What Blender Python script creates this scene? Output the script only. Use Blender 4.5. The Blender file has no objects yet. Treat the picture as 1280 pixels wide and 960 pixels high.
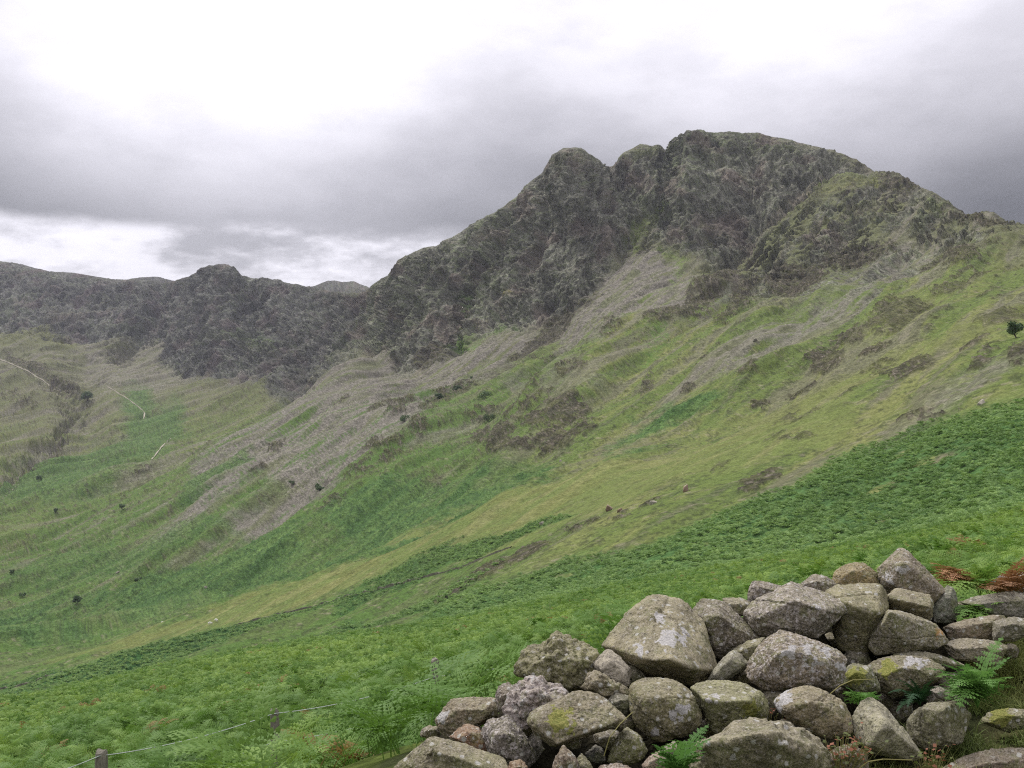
import bpy, bmesh, math, random, time
import numpy as np
from mathutils import Vector
T0 = time.time()
F = 1250.0; CX = 640.0; CY = 480.0          # photograph pixels -> directions
C = bpy.context.scene.collection
rng = np.random.default_rng(7); random.seed(7)
PI = math.pi

# ------------------------------------------------------------------ noise
_perm = rng.permutation(1024).astype(np.int64)
_g2 = rng.normal(size=(1024, 2)); _g2 /= np.linalg.norm(_g2, axis=1)[:, None]; _g2 = _g2.astype(np.float32)
_g3 = rng.normal(size=(1024, 3)); _g3 /= np.linalg.norm(_g3, axis=1)[:, None]; _g3 = _g3.astype(np.float32)
def n2(x, y, s=0):
    x = np.asarray(x, float) + s * 17.31; y = np.asarray(y, float) - s * 9.77
    xi = np.floor(x).astype(np.int64); yi = np.floor(y).astype(np.int64)
    fx = (x - xi).astype(np.float32); fy = (y - yi).astype(np.float32)
    ux = fx*fx*fx*(fx*(fx*6-15)+10); uy = fy*fy*fy*(fy*(fy*6-15)+10)
    def gr(ix, iy, dx, dy):
        h = _perm[(_perm[(xi+ix) & 1023] + yi + iy) & 1023]
        g = _g2[h]; return g[..., 0]*dx + g[..., 1]*dy
    a = gr(0,0,fx,fy); b = gr(1,0,fx-1,fy); c = gr(0,1,fx,fy-1); d = gr(1,1,fx-1,fy-1)
    return 1.5*((a*(1-ux)+b*ux)*(1-uy) + (c*(1-ux)+d*ux)*uy)
def n3(x, y, z, s=0):
    x = np.asarray(x, float)+s*7.13; y = np.asarray(y, float)+s*3.71; z = np.asarray(z, float)-s*5.19
    xi = np.floor(x).astype(np.int64); yi = np.floor(y).astype(np.int64); zi = np.floor(z).astype(np.int64)
    fx = (x-xi).astype(np.float32); fy = (y-yi).astype(np.float32); fz = (z-zi).astype(np.float32)
    ux = fx*fx*fx*(fx*(fx*6-15)+10); uy = fy*fy*fy*(fy*(fy*6-15)+10); uz = fz*fz*fz*(fz*(fz*6-15)+10)
    out = 0
    for ix in (0, 1):
        wx = ux if ix else 1-ux; px_ = _perm[(xi+ix) & 1023]
        for iy in (0, 1):
            wy = uy if iy else 1-uy; py_ = _perm[(px_+yi+iy) & 1023]
            for iz in (0, 1):
                wz = uz if iz else 1-uz
                g = _g3[_perm[(py_+zi+iz) & 1023]]
                out = out + wx*wy*wz*(g[..., 0]*(fx-ix)+g[..., 1]*(fy-iy)+g[..., 2]*(fz-iz))
    return 1.6*out
def fbm2(x, y, s=0, o=4, gain=.5):
    r = 0; a = 1; f = 1
    for k in range(o): r = r + a*n2(x*f, y*f, s+k*3); a *= gain; f *= 2.03
    return r
def fbm3(x, y, z, s=0, o=4, gain=.5):
    r = 0; a = 1; f = 1
    for k in range(o): r = r + a*n3(x*f, y*f, z*f, s+k*3); a *= gain; f *= 2.03
    return r
def sstep(a, b, x):
    t = np.clip((x-a)/(b-a), 0, 1); return t*t*(3-2*t)

# ------------------------------------------------------------------ interpolation
def pchip1(xk, yk, x):
    xk = np.asarray(xk, float); yk = np.asarray(yk, float)
    h = np.diff(xk); d = np.diff(yk)/h
    m = np.zeros_like(yk); m[0] = d[0]; m[-1] = d[-1]
    same = d[:-1]*d[1:] > 0
    w1 = 2*h[1:]+h[:-1]; w2 = h[1:]+2*h[:-1]
    with np.errstate(divide='ignore', invalid='ignore'):
        mm = (w1+w2)/(w1/d[:-1]+w2/d[1:])
    m[1:-1] = np.where(same, mm, 0)
    x = np.clip(x, xk[0], xk[-1])
    i = np.clip(np.searchsorted(xk, x, side='right')-1, 0, len(xk)-2)
    t = (x-xk[i])/h[i]
    return ((2*t**3-3*t**2+1)*yk[i] + (t**3-2*t**2+t)*h[i]*m[i] + (-2*t**3+3*t**2)*yk[i+1] + (t**3-t**2)*h[i]*m[i+1])
def pchip_rows(V, t):      # V (K, N) at integer knots, t (M,) -> (M, N)
    d = np.diff(V, axis=0); m = np.zeros_like(V); m[0] = d[0]; m[-1] = d[-1]
    with np.errstate(divide='ignore', invalid='ignore'):
        mm = 2*d[:-1]*d[1:]/(d[:-1]+d[1:])
    m[1:-1] = np.where(d[:-1]*d[1:] > 0, mm, 0)
    i = np.clip(np.floor(t).astype(int), 0, len(V)-2); u = (t-i)[:, None]
    return (2*u**3-3*u**2+1)*V[i] + (u**3-2*u**2+u)*m[i] + (-2*u**3+3*u**2)*V[i+1] + (u**3-u**2)*m[i+1]

# ------------------------------------------------------------------ the lie of the land
# successive lines across the hillside, near to far: (px, py or z, distance)
def zc(Y, zs):             # near lines given by ground height
    px = [-700, 0, 320, 640, 960, 1280, 2000]
    return [(p, None, Y if np.isscalar(Y) else Y[i], z) for i, (p, z) in enumerate(zip(px, zs))]
def pc(pts):               # lines given by where they run in view
    return [(p, q, Y, None) for p, q, Y in pts]
SKY = [(-700,300,2600),(-60,322,2450),(0,328,2400),(20,330,2380),(60,340,2330),(95,342,2300),(140,350,2200),(215,352,2080),(238,346,2000),(262,336,1920),(285,335,1880),
 (303,346,1860),(330,350,1840),(370,356,1800),(395,362,1780),(430,367,1620),(452,364,1480),(485,345,1330),(497,326,1300),(530,309,1260),(565,298,1235),(590,281,1215),
 (615,268,1195),(650,240,1170),(678,215,1145),(690,195,1130),(705,187,1120),(725,188,1125),(745,200,1150),(763,207,1175),(780,192,1185),(800,182,1185),(825,184,1180),(834,187,1170),
 (845,178,1155),(870,171,1150),(900,168,1150),(940,165,1150),(975,174,1140),(1000,181,1130),(1040,189,1115),(1070,205,1090),(1092,222,1060),(1120,224,1020),(1145,235,990),
 (1165,242,960),(1195,262,910),(1207,271,880),(1240,273,830),(1262,283,800),(1280,282,770),(1400,270,700),(2000,200,800)]
curves = [
 (zc(.6, [-1.62]*7), 4),
 (zc(3.0, [-2.1,-1.8,-1.68,-1.6,-1.6,-1.58,-1.3]), 14),
 (zc(4.6, [-2.9,-2.4,-2.0,-1.72,-1.64,-1.6,-1.2]), 60),
 (zc(6.5, [-3.8,-3.3,-2.7,-2.15,-1.95,-1.8,-1.3]), 60),
 (zc(10., [-5.5,-4.6,-4.2,-3.6,-3.0,-2.45,-1.6]), 40),
 (zc(20., [-10,-7.6,-6.8,-5.5,-4.5,-3.4,-2]), 50),
 (zc(50., [-25,-16.8,-14.4,-12.5,-9.9,-7.2,-4]), 60),
 (pc([(-700,905,60),(0,882,60),(160,849,70),(320,817,80),(540,782,95),(640,762,100),(800,730,95),(960,702,90),(1120,675,80),(1280,642,70),(2000,540,70)]), 40),
 (pc([(-700,920,150),(0,892,140),(160,858,140),(320,824,140),(540,785,130),(640,761,122),(800,728,108),(960,699,103),(1120,665,92),(1280,632,82),(2000,520,82)]), 12),
 (pc([(-700,900,250),(0,878,250),(160,844,235),(320,812,220),(540,779,170),(640,757,145),(800,724,128),(960,694,120),(1120,656,108),(1280,618,95),(2000,500,95)]), 14),
 (pc([(-700,880,340),(0,863,330),(100,835,332),(200,809,330),(300,783,320),(400,757,305),(470,738,290),(560,712,265),(640,684,242),(720,655,228),(860,612,208),(960,592,195),(1060,570,182),(1150,545,170),(1280,510,150),(2000,380,150)]), 110),
 (pc([(-700,815,450),(0,803,440),(100,796,430),(200,775,410),(330,742,385),(450,700,372),(560,655,362),(640,617,360),(700,594,362),(760,568,368),(850,546,366),(900,530,360),(1000,505,350),(1100,470,342),(1200,430,336),(1280,400,330),(2000,250,330)]), 110),
 (pc([(-700,818,520),(0,806,500),(100,799,490),(200,778,465),(330,746,435),(450,704,420),(560,659,408),(640,621,406),(700,597,406),(760,571,406),(850,546,396),(900,529,385),(1000,502,370),(1100,466,358),(1200,425,350),(1280,394,342),(2000,240,350)]), 10),
 (pc([(-700,800,600),(0,790,560),(100,784,545),(200,762,520),(330,728,490),(450,688,470),(560,643,455),(640,606,450),(700,583,448),(760,556,445),(850,532,430),(900,515,415),(1000,488,395),(1100,452,380),(1200,411,368),(1280,380,358),(2000,225,370)]), 16),
 (pc([(-700,700,900),(0,656,860),(130,627,870),(200,602,900),(300,562,905),(450,500,860),(560,490,800),(640,470,760),(760,425,700),(900,395,650),(1000,400,600),(1100,378,560),(1280,330,480),(2000,200,480)]), 160),
 (pc([(-700,500,1500),(0,470,1600),(60,478,1520),(105,500,1500),(150,465,1620),(220,470,1580),(300,475,1480),(430,440,1230),(500,465,1060),(600,415,1010),(700,405,960),(760,350,985),(820,322,1000),(900,328,950),(960,365,860),(1040,330,830),(1100,320,790),(1200,300,700),(1280,298,600),(2000,180,650)]), 150),
 (pc(SKY), 260),
 ('drop', 16), ('far', 22), ('horizon', 6),
]
colfine = np.arange(-80, 1361, 1.25)
phi_f = np.arctan((colfine-CX)/F)
extra = []
p_ = phi_f[-1]; st = .0014
while p_ < PI*.985:
    st = min(st*1.08, .045); p_ += st; extra.append(p_)
p_ = phi_f[0]; st = .0014; extra2 = []
while p_ > -PI*.985:
    st = min(st*1.08, .045); p_ -= st; extra2.append(p_)
PHI = np.concatenate([extra2[::-1], phi_f, extra]); NC = len(PHI)
J0 = len(extra2)
phL = math.atan((-700-CX)/F); phR = math.atan((2000-CX)/F)
def zL(r): return np.interp(r, [0,3,10,30,100,350,800,1200,2500,4000,13000], [-1.6,-2.4,-5,-12,-38,-108,-112,-80,240,200,100])
def zR(r): return np.interp(r, [0,3,10,30,100,350,800,1200,2500,4000,13000], [-1.6,-1.2,0,5,25,110,240,260,200,100,0])
def zB(r): return np.interp(r, [0,3,10,30,100,350,800,1200,2500,4000,13000], [-1.6,-1.6,-1.7,-2,-6,-10,40,100,250,250,100])
rows_r, rows_z, seg = [], [], []
inside = (PHI > phL) & (PHI < phR)
def curve_cols(pts):
    px = np.array([p[0] for p in pts], float)
    Y = np.array([p[2] for p in pts], float)
    z = np.array([p[3] if p[3] is not None else (CY-p[1])/F*p[2] for p in pts])
    ph = np.arctan((px-CX)/F); r = Y/np.cos(ph); e = z/r
    PH = np.clip(PHI, ph[0], ph[-1])
    if len(pts) > 30: rr = np.interp(PH, ph, r); ee = np.interp(PH, ph, e)
    else: rr = np.exp(pchip1(ph, np.log(r), PH)); ee = pchip1(ph, e, PH)
    zz = ee*rr
    # turn into the unseen surroundings outside the view
    rm = math.sqrt(r[0]*r[-1])
    a = sstep(ph[-1]-.25, PI/2, PHI); b = sstep(PI/2, PI, PHI)
    zz = np.where(PHI > 0, zz*(1-a)+zR(rr)*a, zz); zz = np.where(PHI > 0, zz*(1-b)+zB(rr)*b, zz); rr = np.where(PHI > 0, rr*(1-b)+rm*b, rr)
    a = sstep(-ph[0]-.25, PI/2, -PHI); b = sstep(PI/2, PI, -PHI)
    zz = np.where(PHI < 0, zz*(1-a)+zL(rr)*a, zz); zz = np.where(PHI < 0, zz*(1-b)+zB(rr)*b, zz); rr = np.where(PHI < 0, rr*(1-b)+rm*b, rr)
    return rr, zz
for c in curves:
    if c[0] == 'drop': rr = rows_r[-1]*1.16; zz = rows_z[-1]*.72-20
    elif c[0] == 'far':
        px_ = CX+F*np.tan(np.clip(PHI, -1.2, 1.2))
        rr = np.full(NC, 3200.); e = np.interp(px_, [-200,0,100,380,402,425,440,460,520,700,1400], [.105,.112,.106,.088,.0935,.0955,.093,.088,.082,.07,.05])
        zz = e*rr*np.clip(np.cos(PHI), .3, 1)
    elif c[0] == 'horizon': rr = np.full(NC, 7000.); zz = np.full(NC, -150.)
    else: rr, zz = curve_cols(c[0])
    rows_r.append(rr); rows_z.append(zz); seg.append(c[1])
RR = np.array(rows_r); ZZ = np.array(rows_z)
ts = [np.array([0.])]
for k in range(1, len(seg)):
    ts.append(k-1+np.arange(1, seg[k]+1)/seg[k])
ts = np.concatenate(ts); NR = len(ts)
R = np.exp(pchip_rows(np.log(RR), ts)); Z = pchip_rows(ZZ, ts)
TS = np.repeat(ts[:, None], NC, 1)
X = R*np.sin(PHI)[None]; Y = R*np.cos(PHI)[None]
KB, KS = 15, 16           # line numbers: foot of the cliffs, skyline
PX = CX+F*np.where(Y > .1, X/np.maximum(Y, .1), np.sign(X)*50); PY = CY-F*np.where(Y > .1, Z/np.maximum(Y, .1), 0)
PX = np.clip(PX, -3000, 4300)
print('grid', NR, NC, NR*NC, 'pre', round(time.time()-T0, 1))

# ------------------------------------------------------------------ zones on the ground
wx = fbm2(X/60, Y/60, 1, 4); wy = fbm2(X/60, Y/60, 2, 4)
sc_w = np.clip(R/1000, .1, 1.3)
w5 = fbm2(X/11, Y/11+Z/11, 3, 4, .65); w6 = fbm2(X/11, Y/11+Z/11, 4, 4, .65)
QX = PX+wx*9+w5*6; QY = PY+wy*6+w6*4           # ragged borders
def inpoly(poly, x, y):
    c = np.zeros(x.shape, bool); n = len(poly)
    for i in range(n):
        x1, y1 = poly[i]; x2, y2 = poly[(i+1) % n]
        if y1 == y2: continue
        m = ((y1 > y) != (y2 > y)) & (x < (x2-x1)*(y-y1)/(y2-y1)+x1)
        c ^= m
    return c
def pdist(pts, x, y, closed=False):
    d = np.full(x.shape, 1e9); n = len(pts)
    for i in range(n if closed else n-1):
        x1, y1 = pts[i][:2]; x2, y2 = pts[(i+1) % n][:2]
        vx, vy = x2-x1, y2-y1; L = vx*vx+vy*vy+1e-9
        t = np.clip(((x-x1)*vx+(y-y1)*vy)/L, 0, 1)
        d = np.minimum(d, np.hypot(x-x1-t*vx, y-y1-t*vy))
    return d
def box_idx(pts, pad):
    xs = [p[0] for p in pts]; ys = [p[1] for p in pts]
    return (PX > min(xs)-pad) & (PX < max(xs)+pad) & (PY > min(ys)-pad) & (PY < max(ys)+pad)
VIS = (TS <= KS+.02) & (Y > 1)
def zone(poly, soft=10, lim=None):
    out = np.zeros(PX.shape, np.float32); m = box_idx(poly, soft+25) & VIS
    if lim is not None: m &= (TS > lim[0]) & (TS <= lim[1])
    x, y = QX[m], QY[m]; d = pdist(poly, x, y, True); s = np.where(inpoly(poly, x, y), d, -d)
    out[m] = sstep(-soft/2, soft/2, s); return out
def stroke(pts, w, soft=None, raw=False, lim=None):
    soft = soft or w
    out = np.zeros(PX.shape, np.float32); m = box_idx(pts, w+soft+15) & VIS
    if lim is not None: m &= (TS > lim[0]) & (TS <= lim[1])
    d = pdist(pts, (PX if raw else QX)[m], (PY if raw else QY)[m])
    out[m] = 1-sstep(w/2-soft/2+.0, w/2+soft/2, d); return out
LOW = (6.9, 16.1)
#--ZONES--
rockA = zone([(-700,310),(0,322),(240,335),(285,325),(400,355),(450,360),(500,315),(620,255),(690,180),(760,190),(870,150),(1000,170),(1092,215),(1075,228),(1040,222),(990,256),(955,290),(915,325),(880,332),
  (850,322),(822,300),(815,262),(800,262),(795,300),(765,318),(760,350),(742,385),(700,406),(640,415),(590,418),(560,440),(525,465),(492,472),(488,440),(455,432),(430,442),(385,480),(345,500),(330,478),(300,480),
  (235,475),(205,455),(195,425),(150,420),(120,430),(60,425),(0,415),(-700,410)], 14, LOW)
rockB = zone([(862,392),(905,345),(960,300),(1010,262),(1070,238),(1100,222),(1145,230),(1205,268),(1160,285),(1110,290),(1090,300),(1125,325),(1100,365),(1050,372),(1000,380),(965,388),(925,372)], 18, LOW)
rockC = zone([(1130,300),(1205,268),(1260,280),(1290,285),(1240,300),(1180,330),(1090,385),(1060,380)], 20, LOW)
scree = np.maximum.reduce([
 zone([(690,412),(640,450),(560,500),(480,560),(400,625),(300,672),(275,668),(360,612),(330,598),(215,680),(150,700),(240,630),(245,590),(300,545),(360,500),(430,445),(485,432),(500,470),(570,430),(640,415)], 16, LOW),
 zone([(770,322),(815,310),(870,345),(850,395),(790,400),(760,430),(700,440),(690,410),(740,385)], 16, LOW),
 zone([(1110,300),(1190,290),(1140,350),(1060,400),(990,440),(900,470),(830,515),(820,505),(900,430),(980,400),(1070,370)], 18, LOW)*.85,
 zone([(105,440),(195,415),(250,472),(200,495),(110,480)], 16, LOW)*.8,
 zone([(1100,545),(1170,495),(1250,455),(1285,440),(1285,460),(1210,500),(1140,545)], 10, LOW)*.6,
 zone([(620,470),(720,455),(760,480),(700,500),(640,490)], 14, LOW)*.5])
brack = np.maximum.reduce([
 zone([(-700,660),(0,652),(0,609),(56,579),(112,560),(160,541),(158,512),(156,484),(182,484),(192,508),(228,500),(230,540),(184,577),(131,607),(67,632)], 20, LOW)*.8,
 zone([(-700,815),(0,806),(100,797),(200,776),(330,744),(450,702),(560,657),(640,619),(700,592),(690,583),(640,582),(560,590),(500,600),(430,625),(340,672),(240,705),(130,735),(0,765),(-700,780)], 9, LOW)*(1-.55*sstep(.1,.5,fbm2(X/35+Y/90,Y/90,5,3))),
 zone([(250,600),(320,570),(260,620),(210,650)], 10, LOW)*.7, zone([(0,720),(130,690),(260,650),(300,665),(160,715),(0,745)], 14, LOW)*.6,
 zone([(752,572),(800,545),(880,498),(905,495),(890,512),(820,550)], 8, LOW),
 zone([(780,520),(840,505),(850,520),(800,532)], 8, LOW)*.7])
brackD = np.maximum.reduce([
 zone([(-700,880),(0,864),(100,836),(200,810),(300,785),(400,759),(440,750),(330,790),(200,830),(100,858),(0,885),(-700,900)], 5, LOW),
 zone([(330,812),(450,770),(560,740),(640,700),(560,760),(470,790)], 8, LOW)*.7,
 zone([(520,705),(640,655),(720,640),(640,668),(560,708),(440,760),(420,762)], 6, LOW)*.8])
brackR = zone([(520,800),(560,762),(640,738),(700,708),(800,682),(900,640),(1000,606),(1040,580),(1060,570),(1130,550),(1200,524),(1240,515),(1400,480),(2600,200),(2600,800),(500,900)], 26, (6.5, 11.5))*sstep(-1.1,-.6,w5+.6*wy)
near = sstep(7.35, 6.9, TS) * (Y > 0)
dry = np.maximum.reduce([
 zone([(-700,860),(0,838),(80,826),(200,792),(330,746),(450,703),(560,658),(640,622),(700,598),(760,572),(850,552),(950,530),(1080,500),(1060,555),(1000,572),(940,590),(860,604),(740,642),(640,680),(500,724),(350,768),(200,806),(80,832),(-700,870)], 9, LOW),
 zone([(900,530),(1000,500),(1100,455),(1200,415),(1290,370),(1290,400),(1230,430),(1130,470),(1000,520),(940,545)], 12, LOW)*.8,
 zone([(1150,370),(1290,295),(1290,330),(1190,370),(1080,425),(1040,440)], 12, LOW)*.7,
 zone([(1240,500),(1300,480),(1300,512),(1230,520)], 6, LOW)*.8, zone([(-700,660),(0,656),(60,638),(40,680),(-700,715)], 18, LOW)*.3])
outc = np.zeros_like(X)
for (cx, cy, rx, ry, a, st) in [(628,545,24,14,-20,1.35),(668,530,22,12,-35,1.35),(708,515,30,15,-25,1.3),(688,550,22,12,-35,1.35),(645,567,28,7,-15,1.1),(720,540,26,6,-15,1),(600,535,14,10,-30,1.1),(720,468,20,5,-20,.7),(655,500,40,9,-25,.6),(600,510,24,6,-28,.6),
   (658,692,28,10,-25,1.35),(612,713,34,10,-30,1.35),(582,733,24,8,-38,1.3),(560,752,14,6,-40,.9),(715,662,12,6,-10,.8),(425,502,14,7,-40,1),(325,595,14,6,-30,1),(1030,447,22,11,-20,1),(1140,472,34,11,-15,1),
   (1060,500,16,7,-20,.9),(1105,465,22,6,-20,.7),(1120,400,40,8,-22,.8),(1190,330,36,8,-18,.8),(1250,405,30,7,-25,1),(1275,450,16,10,-30,1),(1235,455,26,5,-35,.8),(950,600,30,5,-14,.9),(940,605,16,5,-22,.8),
   (1140,545,22,6,-25,.8),(1160,522,40,6,-10,.7),(805,470,8,16,20,.7),(880,300,30,20,0,.3),(480,505,20,5,-25,.7),(500,520,22,5,-28,.7),(470,560,20,5,-28,.6),(490,565,24,6,-30,.6),(415,635,22,5,-30,.7),
   (460,590,36,5,-30,.6),(265,720,22,6,-15,.6),(770,420,16,8,-20,.5),(860,380,30,9,-25,.8),(920,385,30,8,-25,.6),(950,500,14,6,-20,.6),(1000,480,24,6,-25,.5),(75,550,9,24,35,.8),(55,575,10,16,45,.8),(40,580,22,7,-20,.8),
   (15,612,10,5,-20,.7),(40,462,40,8,28,1),(90,490,22,8,40,1),(20,500,40,12,20,.5),(180,590,20,5,-25,.45),(655,520,60,14,-28,.5),(700,545,46,18,-25,.5),(560,500,40,10,-32,.6),(995,354,40,17,-12,1.4),(1070,322,50,15,-18,1.3),(895,360,38,12,-28,1.3),(930,370,26,8,-25,1.1),(1178,325,32,14,-22,1.2),(1255,405,30,12,-25,1.25),(1128,393,32,9,-18,1.2),(1029,448,18,9,-15,1.35),(1200,355,40,8,-20,1),(1090,440,26,5,-18,1),(1220,440,22,5,-30,1),(880,430,18,5,-25,.9),(830,395,24,6,-30,.9),(940,470,16,5,-20,.9),(980,520,20,5,-20,.9),(860,490,16,5,-25,.8),(1000,560,24,4,-15,.8),(350,560,14,5,-35,.8),(540,600,22,5,-30,.9),(600,590,20,4,-22,.7),(520,540,16,6,-30,.9),(1125,475,32,9,-10,1),(1062,424,24,7,-15,.9),(1190,262,18,5,30,1),(1227,277,32,6,12,.9),(1110,231,36,8,0,.9),(695,408,66,8,-30,.9),(540,440,30,14,-35,1),(50,470,54,7,35,.9),(970,560,22,4,-20,.6),(1010,520,30,5,-22,.6),(905,590,18,4,-25,.6),(740,655,14,4,-25,.6),(790,640,40,4,-24,.5),(830,670,50,5,-24,.45)]:
    R_ = max(rx, ry)*1.6+12
    m = (abs(PX-cx) < R_) & (abs(PY-cy) < R_) & VIS & (TS > 6.9)
    an = math.radians(a); dx = PX[m]+wx[m]*6-cx; dy = PY[m]+wy[m]*5-cy
    u = (dx*math.cos(an)+dy*math.sin(an))/rx; v = (-dx*math.sin(an)+dy*math.cos(an))/ry
    outc[m] = np.maximum(outc[m], st*(1-sstep(.55, 1.3, np.hypot(u, v))))
#--END ZONES--
# fall-line streaks in plan coordinates
ca, sa = math.cos(math.radians(52)), math.sin(math.radians(52))
U = X*sa-Y*ca; V = X*ca+Y*sa       # U across the fall line, V along it
str1 = fbm2(U/26, V/190, 11, 4); str2 = fbm2(U/8, V/60, 12, 4, .6); str3 = fbm2(U/3, V/16, 13, 3, .65)
sp1 = fbm2(X/2.2, Y/2.2+Z/1.8, 14, 3, .75); sp2 = fbm2(X/9, Y/9+Z/7, 15, 4, .6); big = fbm2(X/130, Y/130, 16, 4)
rock = np.clip(np.maximum.reduce([rockA, rockB*sstep(-.22,.2,sp2*.6+str2*.5+.08+.15*sp1), rockC*sstep(.0,.35,str2+sp2*.5+.2*sp1)*.9]), 0, 1)
far_ = sstep(7.2, 9, TS)
farR = sstep(KS-.0, KS+.3, TS)
hill = far_*(1-rock)
# loose scree and small crags come and go over all the upper slopes
up = sstep(11.9, 14.6, TS+big*.8)*(1-sstep(1.0, 0, np.ones_like(X)))
scree = np.maximum(scree*sstep(-.9,-.2,str2+str1*.6+.25*sp1), .75*up*sstep(.12,.5,str1+str2*.45+.12*(TS-14)))
crag = .92*sstep(-.10,.22, outc*.75-.36+sp2*.55+sp1*.38+str3*.28)*sstep(.02,.3,outc)
outc = np.clip(np.maximum(crag, .85*up*(1-rock)*(1-.8*np.clip(scree,0,1))*sstep(.34,.60,str2*.4+sp2*.42+.07*(TS-14)+.36*sp1)), 0, 1)*(1-brack*.7)*(1-near)*(1-dry*.35)
rock = np.clip(np.maximum(rock, farR), 0, 1)
#--PAINT--
def col(r, g, b): return np.array([r, g, b], np.float32)
def mix(A, B, m): return A*(1-m[..., None])+B*m[..., None]
s1 = lambda a, b, n: sstep(a, b, n)

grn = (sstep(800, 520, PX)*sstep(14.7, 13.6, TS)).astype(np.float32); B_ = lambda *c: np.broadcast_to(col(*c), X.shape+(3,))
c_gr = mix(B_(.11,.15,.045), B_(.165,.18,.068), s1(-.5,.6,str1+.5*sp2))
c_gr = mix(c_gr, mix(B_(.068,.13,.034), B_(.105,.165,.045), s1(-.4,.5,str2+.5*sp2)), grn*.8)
c_gr = mix(c_gr, col(.075,.105,.04), s1(.0,.45,str2+.4*sp2)*.6)
c_gr = mix(c_gr, col(.042,.05,.028), s1(.12,.5,sp1*.8+str3*.5+.3*sp2)*.6*far_)
c_gr = mix(c_gr, B_(.15,.135,.105), s1(.15,.5,str2*.6+str1*.6-.2*sp1)*(.55-.4*grn)*far_)
c_gr = mix(c_gr, col(.24,.22,.16), s1(.45,.8,n2(X/2.4,Y/2.4+Z/2,93)+.4*sp2)*.5*far_)
c_gr = mix(c_gr, B_(.125,.12,.08), sstep(KB-.9, KB, TS)*.65)
c_br = mix(B_(.060,.116,.037), B_(.092,.155,.049), s1(-.4,.5,str2+.3*sp2))
c_br = mix(c_br, col(.03,.062,.026), s1(.0,.6,sp1)*.6)
c_bd = mix(B_(.045,.105,.034), B_(.075,.145,.045), s1(-.4,.5,sp2)); c_bd = mix(c_bd, col(.015,.035,.015), s1(.0,.6,sp1)*.7)
c_dr = mix(B_(.145,.175,.06), B_(.205,.212,.086), s1(-.1,.7,str2+.4*big)); c_dr = mix(c_dr, col(.13,.15,.052), s1(-.1,.55,str1+.6*sp2)*.8); c_dr = mix(c_dr, col(.09,.10,.04), s1(.3,.7,str3+.3*sp1)*.5)
c_sc = mix(B_(.142,.134,.115), B_(.198,.186,.163), s1(-.5,.6,sp1+.5*str2)); c_sc = mix(c_sc, col(.11,.125,.06), s1(.15,.55,str2+.5*str1)*.75); c_sc = mix(c_sc, col(.065,.07,.045), s1(.35,.7,str3*.7+sp1*.5)*.6)
c_ro = mix(B_(.088,.092,.076), B_(.16,.16,.145), s1(.0,.5,sp1+.3*str3)); c_ro = mix(c_ro, col(.045,.045,.038), s1(.0,.5,fbm2(X/2.6,Z/5,21,3,.7))*.85)
c_ro = mix(c_ro, col(.085,.112,.048), s1(.0,.45,sp2*.7+.4*big+.35*sp1-.05)*.45); c_ro = mix(c_ro, col(.115,.088,.085), s1(.1,.6,fbm2(X/40,Z/30,23,3)+.3*sp1)*.5)
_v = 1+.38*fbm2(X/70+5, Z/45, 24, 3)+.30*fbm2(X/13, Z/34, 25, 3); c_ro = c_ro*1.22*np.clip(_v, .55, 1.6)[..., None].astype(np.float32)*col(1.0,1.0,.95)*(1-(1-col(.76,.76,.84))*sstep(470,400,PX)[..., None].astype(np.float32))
c_oc = mix(B_(.056,.050,.037), B_(.135,.12,.10), s1(.1,.6,sp1+.2*str3)); c_oc = mix(c_oc, col(.035,.036,.024), s1(-.1,.4,str3)*.75); c_oc = mix(c_oc, col(.09,.10,.04), s1(.1,.5,sp2-.3*sp1)*.5)
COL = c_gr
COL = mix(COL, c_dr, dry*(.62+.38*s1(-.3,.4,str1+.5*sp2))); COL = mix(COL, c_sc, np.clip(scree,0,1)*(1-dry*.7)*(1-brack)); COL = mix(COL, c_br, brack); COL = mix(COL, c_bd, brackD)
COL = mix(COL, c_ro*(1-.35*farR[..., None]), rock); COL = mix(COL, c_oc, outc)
COL = mix(COL, mix(B_(.06,.13,.042), B_(.085,.16,.05), s1(-.3,.4,sp2)), np.clip(brackR, 0, 1)*.9)
earth = mix(np.broadcast_to(col(.05,.06,.025), X.shape+(3,)), col(.09,.12,.03), s1(-.3,.4,fbm2(X*1.5,Y*1.5,31,4)))
COL = mix(COL, earth, near.astype(np.float32))
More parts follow.
